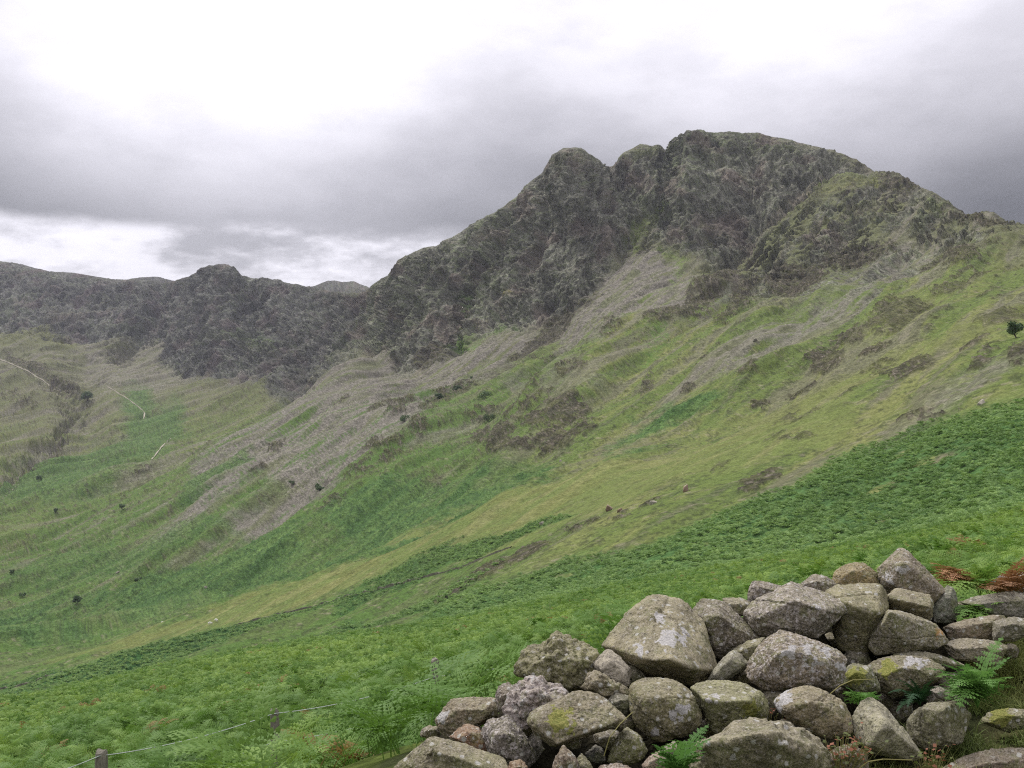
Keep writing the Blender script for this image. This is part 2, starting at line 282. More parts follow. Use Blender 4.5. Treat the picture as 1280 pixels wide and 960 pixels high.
for pts, w, cc, st in [([(568,365),(575,395),(570,425),(590,432)],9,(.11,.19,.04),.9),([(820,262),(800,275),(790,292)],8,(.14,.19,.05),.8),([(632,362),(628,366)],4,(.22,.21,.05),.8),([(830,318),(850,335),(845,345)],10,(.13,.18,.05),.7),
   ([(830,405),(812,425),(805,440)],9,(.09,.16,.035),.7),([(560,430),(600,420),(640,408)],6,(.09,.15,.04),.6),([(1040,215),(985,255),(940,300),(905,340)],4,(.2,.18,.15),.8),([(1055,205),(1030,222)],5,(.22,.2,.17),.7),
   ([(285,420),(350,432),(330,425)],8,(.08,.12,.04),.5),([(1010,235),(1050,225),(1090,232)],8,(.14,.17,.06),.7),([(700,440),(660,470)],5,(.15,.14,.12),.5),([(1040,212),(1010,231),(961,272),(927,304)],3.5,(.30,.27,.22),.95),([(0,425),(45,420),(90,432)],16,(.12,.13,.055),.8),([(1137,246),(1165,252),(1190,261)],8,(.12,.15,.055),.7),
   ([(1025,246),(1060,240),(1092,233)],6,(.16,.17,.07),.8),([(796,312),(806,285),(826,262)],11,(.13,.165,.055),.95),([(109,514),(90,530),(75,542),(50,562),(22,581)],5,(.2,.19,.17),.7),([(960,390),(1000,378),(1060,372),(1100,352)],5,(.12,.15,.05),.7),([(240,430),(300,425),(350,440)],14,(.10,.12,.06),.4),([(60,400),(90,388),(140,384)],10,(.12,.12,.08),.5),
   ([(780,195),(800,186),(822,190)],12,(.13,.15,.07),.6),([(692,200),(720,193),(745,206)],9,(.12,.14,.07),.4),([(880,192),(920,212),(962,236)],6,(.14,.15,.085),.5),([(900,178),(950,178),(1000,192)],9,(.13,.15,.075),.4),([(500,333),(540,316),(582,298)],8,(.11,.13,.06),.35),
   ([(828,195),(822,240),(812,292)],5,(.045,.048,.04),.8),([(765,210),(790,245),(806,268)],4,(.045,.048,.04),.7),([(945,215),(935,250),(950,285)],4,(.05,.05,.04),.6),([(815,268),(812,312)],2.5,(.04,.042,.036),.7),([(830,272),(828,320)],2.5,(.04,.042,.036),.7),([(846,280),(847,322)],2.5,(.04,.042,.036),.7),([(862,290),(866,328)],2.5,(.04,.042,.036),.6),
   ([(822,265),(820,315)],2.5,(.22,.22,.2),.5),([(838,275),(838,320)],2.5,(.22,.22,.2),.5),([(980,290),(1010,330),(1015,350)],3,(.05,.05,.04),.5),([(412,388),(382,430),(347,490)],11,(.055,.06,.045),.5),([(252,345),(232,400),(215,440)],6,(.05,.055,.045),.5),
   ([(300,470),(320,455),(322,440)],3,(.2,.19,.17),.5),([(180,430),(195,405),(200,390)],4,(.2,.19,.17),.5),([(610,470),(660,430),(740,388)],9,(.075,.07,.055),.65),([(750,300),(775,330),(770,360)],5,(.17,.15,.14),.4),
   ([(915,400),(950,375)],5,(.11,.14,.05),.7),([(1000,300),(1050,285),(1100,268)],5,(.13,.15,.06),.55),([(1060,270),(1100,255),(1150,255)],7,(.13,.15,.06),.5),([(1105,345),(1160,320),(1210,305)],7,(.13,.155,.06),.6),([(960,310),(1000,285)],4,(.13,.15,.06),.6)]:
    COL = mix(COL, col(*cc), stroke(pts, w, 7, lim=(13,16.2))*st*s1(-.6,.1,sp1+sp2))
#--END PAINT--
# ------------------------------------------------------------------ relief
def normals():
    P = np.stack([X, Y, Z], -1); du = np.gradient(P, axis=1); dv = np.gradient(P, axis=0)
    n = np.cross(du, dv); n /= np.linalg.norm(n, axis=-1)[..., None]+1e-9
    return n*np.sign(n[..., 2:3]+1e-9)
PATHS = [[(-20,444),(0,450),(18,457),(35,465),(50,474),(62,482)], [(135,485),(148,492),(160,500),(172,508),(181,516),(180,524)], [(214,549),(206,555),(201,562),(196,568),(190,575)], [(-10,636),(0,628),(10,620),(24,608)]]
D = np.zeros_like(X)
for pts, w, d in [([(763,203),(790,238),(812,262),(796,290),(775,315)],16,-15),([(834,182),(828,230),(818,285),(810,310)],12,-10),([(1040,215),(985,255),(940,300),(890,345)],12,-12),([(640,250),(600,330),(572,370),(568,430)],16,-14),
   ([(452,362),(430,400),(400,440),(362,480)],24,-16),([(205,350),(190,400),(150,440)],22,-24),([(695,205),(660,290),(640,400)],20,-9),([(540,305),(500,380),(480,430)],20,-12),
   ([(715,190),(742,290),(725,395)],46,14),([(870,165),(850,250),(870,320)],44,16),([(935,175),(940,230),(930,290)],26,-12),([(275,335),(270,400),(260,450)],50,22),([(1100,225),(1020,300),(960,370)],50,12),
   ([(340,352),(350,420),(330,470)],30,12),([(310,350),(300,400),(310,460)],16,-14),([(60,485),(100,515),(60,560),(0,610)],16,-14),([(0,452),(62,483),(90,500)],26,8)]:
    D += stroke(pts, w*.9, w*1.1, lim=(13.2, 16.3))*d*(1.0 if d < 0 else .6)*(1-.8*sstep(15.8,16,TS))
cl = sstep(KB-.35, KB+.15, TS)*np.maximum(rock, .35)*(TS < 18)*(1-.93*sstep(15.72,15.98,TS))
rid = 1-np.abs(fbm3(X/70, Y/70, Z/110, 41, 4, .5))*2.2
but = 1-np.abs(fbm3(X/26, Y/40, Z/120, 42, 3, .55))*2.4
D += cl*(but*6-2.5)*sstep(.2,.8,rock)
D += cl*(rid*8-4)
cr = 1-np.abs(fbm3(X/16, Y/16, Z/30, 45, 4, .6))*2
D += cl*(cr*1.5-.7)
m = (rock > .05) | (outc > .05) | (scree > .05)
rough = np.zeros_like(X); rough[m] = fbm3(X[m]/5, Y[m]/5, Z[m]/6, 47, 3, .7)
D += np.maximum(rock*.48, outc*.7*(1-rock))*rough*np.clip(R/900, .25, 1.5)*(1-.55*sstep(15.85,16,TS)) + scree*rough*.5
D += outc*(1-rock)*sstep(0,.6,outc)*1.7*np.clip(R/600, .2, 1.2)
slopes = sstep(7.6, 10, TS)*(1-sstep(KB-.35, KB+.15, TS)*np.maximum(rock, .35))*(1-.8*sstep(15.6,15.95,TS))*(1-.85*np.exp(-((TS-10)/.3)**2))
D += slopes*(fbm2(U/70, V/260, 51, 3)*8*np.clip(R/500,.1,1.4) + fbm2(U/22, V/90, 52, 4)*3.4*np.clip(R/500,.1,1.2) + str3*.25)
D += (brack+brackD)*sstep(8,9,TS)*(sp1*.55+n2(X/1.1,Y/1.1,77)*.3)
D += near*fbm2(X/2.5, Y/2.5, 55, 3)*.12*sstep(2, 8, R)
D += farR*sstep(16.2,17,TS)*fbm2(X/400, Y/400, 56, 4)*30
for pts in PATHS: D *= 1-stroke(pts, 7, 6, raw=True, lim=(11, 16))*.9
N = normals()
X += N[..., 0]*D; Y += N[..., 1]*D; Z += N[..., 2]*D
#--MOUND--

# ------------------------------------------------------------------ the tumbled wall: every stone with its outline, distance and look
# (label, outline in view, distance, options)
ROCKS = [
 ("broad mossy slab with a dark pit at the bottom left end of the tumbled wall",[(493,964),(501,952),(510,939),(534,919),(544,919),(559,924),(585,937),(611,945),(634,951),(642,972),(560,995),(495,990)],3.6,dict(t=(.20,.18,.11),pit=(541,950,11))),
 ("buff stone with a pale lichened left end, leftmost of the upper stones",[(543,900),(559,878),(568,872),(592,872),(619,873),(624,885),(619,896),(592,911),(561,921),(549,913)],4.2,dict(t=(.22,.18,.12),w=[(552,896,11)])),
 ("small reddish wedge tucked under the buff stone at the left end",[(562,921),(583,903),(600,911),(615,939),(600,942),(585,935)],3.88,dict(t=(.24,.14,.09))),
 ("coarse speckled grey block between the broad slab and the yellow lichened slab",[(600,918),(611,900),(634,894),(648,908),(662,926),(669,945),(662,964),(634,955),(611,943)],3.85,dict(t=(.17,.15,.13),sp=1)),
 ("small rounded reddish stone at the bottom edge, right of the broad slab",[(634,964),(638,953),(649,949),(660,957),(656,975),(636,977)],3.55,dict(t=(.26,.16,.10))),
 ("little upright pointed stone at the bottom edge under the yellow lichened slab",[(690,964),(697,940),(704,931),(714,942),(722,950),(726,975),(692,985)],3.58,dict(t=(.2,.15,.11))),
 ("low pointed stone touching the upright pointed stone at the bottom edge",[(717,962),(722,948),(728,942),(738,953),(744,968),(738,985),(720,985)],3.62,dict(t=(.2,.19,.11))),
 ("small dark knob of stone against the left side of the pinkish white stone",[(619,866),(624,857),(634,853),(646,860),(643,880),(634,896),(622,889)],4.12,dict(t=(.15,.12,.10),sp=.6)),
 ("knobbly pinkish white stone crusted with lichen, behind the yellow lichened slab",[(640,866),(650,850),(664,845),(682,853),(700,856),(710,868),(694,882),(668,896),(655,912),(643,912),(636,900),(635,880)],4.02,dict(t=(.30,.25,.24),sp=1,wl=.75,lump=1)),
 ("tall mossy triangular stone with holes, highest on the left part of the wall",[(649,831),(655,817),(677,801),(694,790),(709,798),(741,817),(745,831),(738,848),(728,864),(709,868),(690,860),(668,852),(651,844)],4.4,dict(t=(.19,.18,.09),lump=1,pit=(706,820,6))),
 ("flat topped slab with a yellow green lichen patch and black shaded underside",[(660,897),(668,889),(700,873),(722,863),(734,863),(745,868),(762,879),(781,899),(779,905),(745,915),(711,925),(696,932),(672,918)],3.78,dict(t=(.21,.18,.12),y=[(700,902,20)],fr=[(697,929,.5),(745,911,.4),(779,902,.2),(664,903,.3)],th=.16)),
 ("smooth pale pinkish stone leaning beside the tall mossy triangular stone",[(741,829),(760,811),(771,818),(789,838),(788,856),(779,859),(760,850),(746,840)],4.36,dict(t=(.38,.34,.28),clean=1)),
 ("narrow wedge squeezed between the pale pinkish stone and the largest boulder",[(783,832),(795,833),(807,846),(803,856),(787,860)],4.45,dict(t=(.2,.19,.13))),
 ("lumpy mottled stone under the pale pinkish stone",[(728,860),(733,842),(749,838),(760,847),(781,858),(785,868),(770,874),(745,870)],4.15,dict(t=(.2,.17,.11),lump=1)),
 ("small dark blocky stone touching the round boulder on its upper left",[(758,874),(771,867),(790,871),(793,882),(782,893),(770,888)],4.08,dict(t=(.13,.13,.10))),
 ("round smooth brown boulder with a white lichen spot near its right side",[(784,860),(790,851),(806,846),(830,846),(854,855),(872,875),(879,896),(873,910),(845,926),(828,931),(808,924),(795,912),(787,898),(783,878)],4.02,dict(t=(.20,.18,.10),w=[(852,885,9),(843,895,5),(817,914,5)],round=1)),
 ("small olive stone leaning under the round boulder",[(760,953),(764,936),(775,917),(784,907),(799,917),(810,938),(803,950),(779,957)],3.78,dict(t=(.17,.17,.08))),
 ("thin dark grey flake in the shade under the yellow lichened slab",[(730,943),(745,931),(754,936),(757,952),(741,956)],3.86,dict(t=(.13,.13,.13))),
 ("largest boulder in the wall, buff topped with pale lichen rings",[(754,805),(759,792),(779,771),(802,754),(815,744),(834,746),(852,751),(864,766),(879,779),(884,801),(894,831),(894,841),(882,850),(867,858),(850,850),(834,846),(809,842),(785,830),(764,814)],4.6,dict(t=(.25,.22,.14),w=[(835,799,13),(826,773,7),(855,797,9),(800,812,8)],fr=[(815,826,.5),(838,824,.62),(860,834,.55),(890,838,.2)],th=.5)),
 ("dark deeply shaded stone immediately right of the largest boulder",[(864,760),(879,748),(894,746),(903,751),(920,769),(950,794),(952,800),(920,814),(899,824),(888,820),(880,800),(874,779)],4.82,dict(t=(.15,.13,.09),sp=.5)),
 ("small pale flat stone perched behind the dark stone right of the largest boulder",[(903,748),(927,748),(938,754),(935,769),(920,771),(905,756)],4.95,dict(t=(.26,.23,.16))),
 ("small rough stone poking up left of the big top slab",[(935,752),(937,730),(945,725),(962,731),(980,733),(964,748),(941,755)],5.3,dict(t=(.19,.16,.13),sp=.7)),
 ("big grey top slab mottled pink, overhanging the white lichened boulder",[(924,770),(937,755),(962,744),(990,729),(1005,733),(1024,740),(1056,755),(1057,763),(1042,779),(1020,797),(1005,793),(979,789),(951,795),(934,779)],4.85,dict(t=(.23,.20,.16),sp=.8,w=[(1023,760,6)],th=.3)),
 ("rough stone on the skyline of the wall behind the big top slab",[(999,731),(1016,718),(1031,720),(1045,729),(1042,742),(1020,744),(1005,738)],5.3,dict(t=(.22,.19,.15),sp=.6)),
 ("rounded orange tan stone with a smooth domed top",[(1039,720),(1046,710),(1065,702),(1080,703),(1097,716),(1105,727),(1106,740),(1042,740)],5.45,dict(t=(.28,.22,.11),round=1)),
 ("wide tan block with a flat top below the domed orange tan stone",[(1031,738),(1046,732),(1075,731),(1102,732),(1112,747),(1109,762),(1102,777),(1091,791),(1087,811),(1080,819),(1054,814),(1040,795),(1048,768)],5.0,dict(t=(.22,.20,.11),fr=[(1057,755,.45),(1086,768,.5),(1104,764,.4),(1075,810,.15),(1050,795,.1)])),
 ("tall pointed stone at the highest point of the wall",[(1094,712),(1115,691),(1124,682),(1132,686),(1141,696),(1160,715),(1179,736),(1183,744),(1168,752),(1160,744),(1145,742),(1122,735),(1109,739),(1104,726)],5.4,dict(t=(.24,.20,.14),w=[(1128,713,6),(1113,722,6)],sp=.4)),
 ("squared brown block directly under the tall pointed stone",[(1108,758),(1111,743),(1122,735),(1145,740),(1162,744),(1166,753),(1164,777),(1141,770),(1121,766)],5.12,dict(t=(.23,.20,.12),fr=[(1113,747,.5),(1136,753,.6),(1163,759,.4)])),
 ("long sloping stone with an orange lichen spot at its upper right",[(1091,792),(1105,769),(1111,762),(1145,771),(1171,782),(1184,799),(1175,810),(1152,816),(1121,813),(1100,820),(1087,809)],4.88,dict(t=(.21,.19,.12),o=[(1175,788,6)],fr=[(1113,765,.5),(1122,795,.55),(1150,812,.3)],sp=.4)),
 ("grey upright stone just right of the tall pointed stone",[(1166,753),(1178,744),(1183,733),(1191,734),(1197,749),(1197,771),(1188,780),(1168,777)],5.35,dict(t=(.17,.18,.14))),
 ("large stone blotched with white lichen in the middle of the wall",[(934,838),(939,823),(956,801),(974,789),(999,795),(1021,801),(1048,814),(1056,822),(1055,836),(1048,856),(1036,863),(1010,858),(991,858),(976,865),(958,858),(937,852)],4.35,dict(t=(.22,.18,.13),w=[(987,815,9),(1010,812,8),(1032,815,8),(1015,830,6),(1050,832,5)],sp=.9)),
 ("small grey triangular stone left of the white lichened boulder",[(884,851),(898,829),(916,811),(924,817),(937,830),(929,838),(898,853)],4.42,dict(t=(.24,.23,.18),th=.12)),
 ("flat olive stone wedged behind the small grey triangular stone",[(916,812),(935,801),(956,797),(944,824),(934,830)],4.65,dict(t=(.18,.17,.09))),
 ("mossy block with a bright green edge right of the round boulder",[(864,859),(884,852),(912,851),(935,855),(952,866),(959,882),(957,900),(942,903),(916,914),(894,918),(879,889)],4.1,dict(t=(.22,.22,.11),w=[(893,873,4)],m=[(940,888,12)],fr=[(880,874,.45),(905,878,.55),(935,876,.5)])),
 ("oval stone with a bright white lichen patch on its left end",[(966,879),(972,869),(991,859),(1010,855),(1029,861),(1059,877),(1067,896),(1066,920),(1047,925),(1034,926),(995,908),(976,895)],4.0,dict(t=(.25,.21,.13),w=[(980,875,13),(972,885,8)],round=1)),
 ("wide ridged slab at the bottom edge below the mossy block",[(868,938),(876,925),(896,915),(918,910),(944,903),(972,903),(991,913),(1016,922),(1029,941),(1036,966),(1030,1000),(880,1000),(866,966)],3.62,dict(t=(.19,.17,.11),lump=.6,w=[(920,944,5)],fr=[(885,930,.4),(920,922,.55),(975,915,.5),(1010,935,.5)])),
 ("smooth pale wedge tapering down to the right near the bottom edge",[(1066,895),(1078,876),(1092,872),(1108,885),(1130,911),(1153,945),(1138,949),(1112,945),(1089,940),(1070,924)],3.98,dict(t=(.33,.31,.22),clean=.6,fr=[(1108,905,.5),(1085,930,.4)])),
 ("squat two toned stone split by a vertical edge, in front of the green fern",[(1134,902),(1141,891),(1160,880),(1181,883),(1201,876),(1212,896),(1200,928),(1179,930),(1156,938),(1141,928)],4.18,dict(t=(.20,.19,.12),fr=[(1177,887,.6),(1182,926,.45),(1160,884,.2)])),
 ("broad mossy stone with a lichened top behind the dark fern",[(1085,832),(1100,824),(1130,818),(1156,822),(1180,836),(1172,852),(1152,862),(1115,872),(1100,862)],4.6,dict(t=(.17,.15,.09),w=[(1138,826,8),(1150,830,6)],m=[(1110,835,12)])),
 ("small mossy stone in the hollow right of the white lichened boulder",[(1055,836),(1066,828),(1087,834),(1097,851),(1101,864),(1077,869),(1051,858)],4.5,dict(t=(.15,.16,.08),m=[(1070,845,14)])),
 ("low buff slab behind the tip of the green fern",[(1180,803),(1209,798),(1242,801),(1262,810),(1247,832),(1190,824)],4.95,dict(t=(.24,.21,.15))),
 ("long low brown stone right of the long sloping stone",[(1179,783),(1209,774),(1250,768),(1263,783),(1242,801),(1190,801)],5.15,dict(t=(.2,.16,.11))),
 ("flat grey slab at the right edge under the dead orange bracken",[(1203,753),(1227,743),(1258,740),(1290,741),(1302,760),(1287,775),(1255,769),(1225,767)],5.45,dict(t=(.2,.19,.16))),
 ("dark cracked stone at the right edge below the flat grey slab",[(1243,777),(1265,770),(1292,776),(1298,790),(1267,801),(1241,802)],5.05,dict(t=(.15,.14,.10))),
 ("grey stone at the far right edge partly buried in dead orange bracken",[(1238,729),(1252,719),(1268,719),(1290,714),(1305,742),(1250,744)],5.85,dict(t=(.2,.18,.16))),
 ("low mossy stone sunk in the grass at the right edge",[(1226,902),(1236,892),(1252,886),(1282,887),(1300,903),(1260,916)],4.5,dict(t=(.19,.18,.10),m=[(1250,895,16)])),
 ("flat earthy slab in the bottom right corner",[(1176,960),(1200,946),(1230,938),(1285,936),(1310,960),(1300,985),(1190,990)],4.0,dict(t=(.22,.17,.13),th=.12)),
 ("small white topped shard between the dark fern and the split stone",[(1162,862),(1172,857),(1190,866),(1204,876),(1190,882),(1172,872)],4.38,dict(t=(.32,.28,.25),wl=.5)),
 ("thin strip of stone under the long sloping stone",[(1118,818),(1140,814),(1165,816),(1188,823),(1206,832),(1180,836),(1130,824)],4.78,dict(t=(.17,.16,.10))),
 ("pebble sized pinkish stone beside the light green fern at the bottom",[(803,956),(812,945),(826,938),(836,944),(834,966),(808,968)],3.65,dict(t=(.28,.21,.17))),
 ("pale little stone half behind the light green fern",[(826,941),(832,932),(842,927),(850,936),(846,950),(832,952)],3.78,dict(t=(.3,.28,.22))),
 ("pinkish rubble stone below the lumpy shade under the small olive stone",[(742,968),(752,957),(772,955),(790,960),(796,978),(748,985)],3.6,dict(t=(.26,.19,.16),sp=.8)),
 ("dark stone deep in the gap under the wide tan block",[(1046,826),(1062,812),(1084,815),(1090,832),(1070,842)],4.9,dict(t=(.12,.11,.08))),
 ("dark stone filling the gap left of the oval stone",[(944,872),(960,860),(980,862),(972,884),(962,896),(948,888)],4.3,dict(t=(.13,.12,.08))),
 ("brown stone low in the gap between the ridged slab and the pale wedge",[(1030,948),(1046,934),(1066,930),(1086,944),(1084,968),(1036,972)],3.75,dict(t=(.15,.12,.08))),
 ("shaded stone behind the speckled grey block under the pinkish white stone",[(655,930),(668,915),(688,930),(694,950),(676,964),(660,958)],3.95,dict(t=(.13,.12,.10),sp=.5)),
]
_cs = [(np.array(o, float), y) for _, o, y, _ in ROCKS]; _r = np.random.default_rng(4); FILL = []
_x = _r.uniform(500, 1285, 3000); _y = _r.uniform(705, 958, 3000)
_D = np.stack([pdist([tuple(q) for q in o], _x, _y, True) for o, _ in _cs]); _I = np.stack([inpoly([tuple(q) for q in o], _x, _y) for o, _ in _cs]).any(0)
_roof = np.interp(_x, [500,545,600,640,694,750,800,850,900,950,1040,1125,1180,1290], [930,885,880,860,800,815,765,755,757,740,722,705,750,750])
for _k in range(3000):
    x, y = _x[_k], _y[_k]
    if _I[_k] or y < _roof[_k]+9 or (x > 1195 and y > 850) or any(abs(x-f[0])+abs(y-f[1]) < 22 for f in FILL): continue
    o_ = np.argsort(_D[:, _k])[:3]; d0, d2 = _D[o_[0], _k], _D[o_[2], _k]
    if d2 > 26 or d0 < 3: continue
    FILL.append((x, y, max(_cs[q][1] for q in o_)+.06, min(18, d0+9)))
    if len(FILL) >= 60: break
for x, y, yd, rr in FILL:
    ROCKS.append(("small dark filler stone wedged in a gap of the tumbled wall", [(x+rr*math.cos(a)*_r.uniform(.8,1.25), y+rr*.8*math.sin(a)*_r.uniform(.8,1.2)) for a in np.arange(7)*.9], yd, dict(t=tuple(np.array([.15,.13,.085])*_r.uniform(.7,1.25)), sp=_r.uniform(.1,.7), small=1)))
def W(px, py, Yd): return Vector(((px-CX)/F*Yd, Yd, (CY-py)/F*Yd))
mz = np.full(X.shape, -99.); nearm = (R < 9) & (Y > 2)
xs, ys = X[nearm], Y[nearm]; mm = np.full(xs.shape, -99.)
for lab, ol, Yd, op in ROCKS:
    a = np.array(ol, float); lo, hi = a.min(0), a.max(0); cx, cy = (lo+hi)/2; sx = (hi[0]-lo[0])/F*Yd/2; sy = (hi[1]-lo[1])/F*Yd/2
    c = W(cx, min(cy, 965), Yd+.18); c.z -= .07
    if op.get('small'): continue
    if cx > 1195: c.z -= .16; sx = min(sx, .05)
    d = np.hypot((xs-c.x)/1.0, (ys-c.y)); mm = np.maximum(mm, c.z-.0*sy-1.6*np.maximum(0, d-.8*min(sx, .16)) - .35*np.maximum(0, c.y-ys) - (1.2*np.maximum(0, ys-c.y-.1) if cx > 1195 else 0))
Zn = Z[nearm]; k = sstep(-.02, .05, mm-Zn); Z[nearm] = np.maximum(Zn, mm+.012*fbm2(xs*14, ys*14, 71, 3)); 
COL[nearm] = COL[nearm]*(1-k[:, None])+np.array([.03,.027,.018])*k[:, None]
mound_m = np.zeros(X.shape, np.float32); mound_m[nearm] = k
grassy = sstep(1210, 1235, PX)*sstep(4.9, 4.6, Y)*(R < 6)*(1-mound_m); COL = mix(COL, col(.10,.10,.045), grassy.astype(np.float32))

def grid_mesh(name, X, Y, Z, COL):
    nr, nc = X.shape
    me = bpy.data.meshes.new(name)
    co = np.stack([X, Y, Z], -1).reshape(-1, 3)
    center = len(co); co = np.vstack([co, [[0, 0, -1.62]]]).astype(np.float32)
    i = np.arange(nr-1)[:, None]*nc + np.arange(nc)[None]
    nxt = np.roll(i, -1, 1)
    q = np.stack([i, nxt, nxt+nc, i+nc], -1).reshape(-1, 4)
    t = np.stack([np.full(nc, center), np.roll(np.arange(nc), -1), np.arange(nc)], -1)
    me.vertices.add(len(co)); me.vertices.foreach_set('co', co.ravel())
    nl = q.size+t.size; me.loops.add(nl); me.loops.foreach_set('vertex_index', np.concatenate([q[:, ::-1].ravel(), t.ravel()]).astype(np.int32))
    ls = np.concatenate([np.arange(len(q))*4, q.size+np.arange(nc)*3]); lt = np.concatenate([np.full(len(q), 4), np.full(nc, 3)])
    me.polygons.add(len(ls)); me.polygons.foreach_set('loop_start', ls.astype(np.int32)); me.polygons.foreach_set('loop_total', lt.astype(np.int32))
    me.update(calc_edges=True)
    me.polygons.foreach_set('use_smooth', np.ones(len(ls), bool))
    at = me.attributes.new('ground_col', 'FLOAT_COLOR', 'POINT')
    cc = np.ones((len(co), 4), np.float32); cc[:-1, :3] = COL.reshape(-1, 3); cc[-1, :3] = .06; cc[:-1, 3] = np.clip(.35+.5*rock+.55*outc+.35*scree+.3*brack, 0, 1).ravel()
    at.data.foreach_set('color', cc.ravel())
    o = bpy.data.objects.new(name, me); C.objects.link(o); return o

# ------------------------------------------------------------------ materials
class NT:
    def __init__(s, name):
        s.m = bpy.data.materials.new(name); s.m.use_nodes = True; s.t = s.m.node_tree; s.t.nodes.clear()
        s.out = s.n('ShaderNodeOutputMaterial'); s.b = s.n('ShaderNodeBsdfPrincipled'); s.l(s.b.outputs[0], s.out.inputs[0])
    def n(s, k, **kw):
        x = s.t.nodes.new(k)
        for a, b in kw.items(): setattr(x, a, b)
        return x
    def l(s, a, b): s.t.links.new(a, b)
    def val(s, sock, v):
        if hasattr(v, 'links') or isinstance(v, bpy.types.NodeSocket): s.l(v, sock)
        else: sock.default_value = v
    def noise(s, vec, scale, detail=4, rough=.55, dist=0):
        x = s.n('ShaderNodeTexNoise'); x.inputs['Scale'].default_value = scale; x.inputs['Detail'].default_value = detail
        x.inputs['Roughness'].default_value = rough; x.inputs['Distortion'].default_value = dist; s.l(vec, x.inputs['Vector']); return x.outputs['Fac']
    def voro(s, vec, scale, feature='F1', out='Distance'):
        x = s.n('ShaderNodeTexVoronoi'); x.feature = feature; x.inputs['Scale'].default_value = scale; s.l(vec, x.inputs['Vector']); return x.outputs[out]
    def rng(s, v, a, b, c=0., d=1.):
        x = s.n('ShaderNodeMapRange'); x.interpolation_type = 'SMOOTHSTEP'; s.l(v, x.inputs[0])
        for i, k in enumerate((a, b, c, d)): x.inputs[i+1].default_value = k
        return x.outputs[0]
    def math(s, op, a, b=0.):
        x = s.n('ShaderNodeMath', operation=op); s.val(x.inputs[0], a); s.val(x.inputs[1], b); return x.outputs[0]
    def mix(s, f, a, b, mode='MIX'):
        x = s.n('ShaderNodeMix', data_type='RGBA', blend_type=mode); s.val(x.inputs[0], f)
        for k, v in ((6, a), (7, b)): s.val(x.inputs[k], v if not isinstance(v, tuple) else (*v, 1)) if True else None
        return x.outputs[2]
    def bump(s, h, strength, dist):
        x = s.n('ShaderNodeBump'); x.inputs['Strength'].default_value = strength; x.inputs['Distance'].default_value = dist; s.l(h, x.inputs['Height']); s.l(x.outputs[0], s.b.inputs['Normal'])
    def fin(s, colr, rough=.95, spec=.15):
        s.val(s.b.inputs['Base Color'], colr); s.b.inputs['Roughness'].default_value = rough; s.b.inputs['Specular IOR Level'].default_value = spec; return s.m

def mat_ground():
    s = NT('hillside'); g = s.n('ShaderNodeNewGeometry').outputs['Position']
    a = s.n('ShaderNodeAttribute', attribute_name='ground_col').outputs['Color']
    n1 = s.noise(g, 1.3, 6, .7); nn = s.noise(g, 14, 5, .7)
    c = s.mix(1.0, a, s.mix(s.rng(n1, .3, .7), (.72,.74,.70), (1.25,1.23,1.22)), 'MULTIPLY')
    c = s.mix(1.0, c, s.mix(s.rng(nn, .3, .7), (.75,.75,.75), (1.22,1.2,1.16)), 'MULTIPLY')
    gr = s.n('ShaderNodeAttribute', attribute_name='ground_col').outputs['Alpha']
    nm = s.noise(g, .30, 5, .75); nq = s.noise(g, .75, 4, .8)
    c = s.mix(s.math('MULTIPLY', gr, s.rng(s.noise(g, .02, 3), .35, .65, .35, 1)), c, s.mix(1.0, c, s.mix(s.rng(nm, .38, .62), (.58,.58,.56), (1.42,1.40,1.40)), 'MULTIPLY'))
    c = s.mix(gr, c, s.mix(1.0, c, s.mix(s.rng(nq, .38, .62), (.62,.62,.60), (1.38,1.37,1.37)), 'MULTIPLY'))
    s.bump(s.math('ADD', s.math('MULTIPLY', n1, .5), s.math('ADD', s.math('MULTIPLY', nm, 1.2), s.math('MULTIPLY', nn, .06))), .8, 1.0)
    return s.fin(c, 1.0, .05)

ground = grid_mesh('ground', X, Y, Z, COL.astype(np.float32)); ground['kind'] = 'structure'
ground.data.materials.append(mat_ground())
print('ground', round(time.time()-T0, 1))
#--OBJECTS--

def tag(o, label=None, cat=None, group=None, kind=None):
    if label: o['label'] = label
    if cat: o['category'] = cat
    if group: o['group'] = group
    if kind: o['kind'] = kind
    return o
def arr_mesh(name, co, faces_list, mat, parent=None, smooth=False, link=True):
    """faces_list: list of (n,k) index arrays"""
    me = bpy.data.meshes.new(name); co = np.asarray(co, np.float32)
    me.vertices.add(len(co)); me.vertices.foreach_set('co', co.ravel())
    vi = np.concatenate([f.ravel() for f in faces_list]).astype(np.int32); lt = np.concatenate([np.full(len(f), f.shape[1]) for f in faces_list]).astype(np.int32)
    me.loops.add(len(vi)); me.loops.foreach_set('vertex_index', vi); me.polygons.add(len(lt))
    me.polygons.foreach_set('loop_start', (np.cumsum(lt)-lt).astype(np.int32)); me.polygons.foreach_set('loop_total', lt); me.update(calc_edges=True)
    me.polygons.foreach_set('use_smooth', np.full(len(lt), smooth)); me.materials.append(mat)
    o = bpy.data.objects.new(name, me)
    if link: C.objects.link(o)
    if parent: o.parent = parent
    return o
def empty(name, loc):
    o = bpy.data.objects.new(name, None); C.objects.link(o); o.location = loc; o.empty_display_size = .1; return o

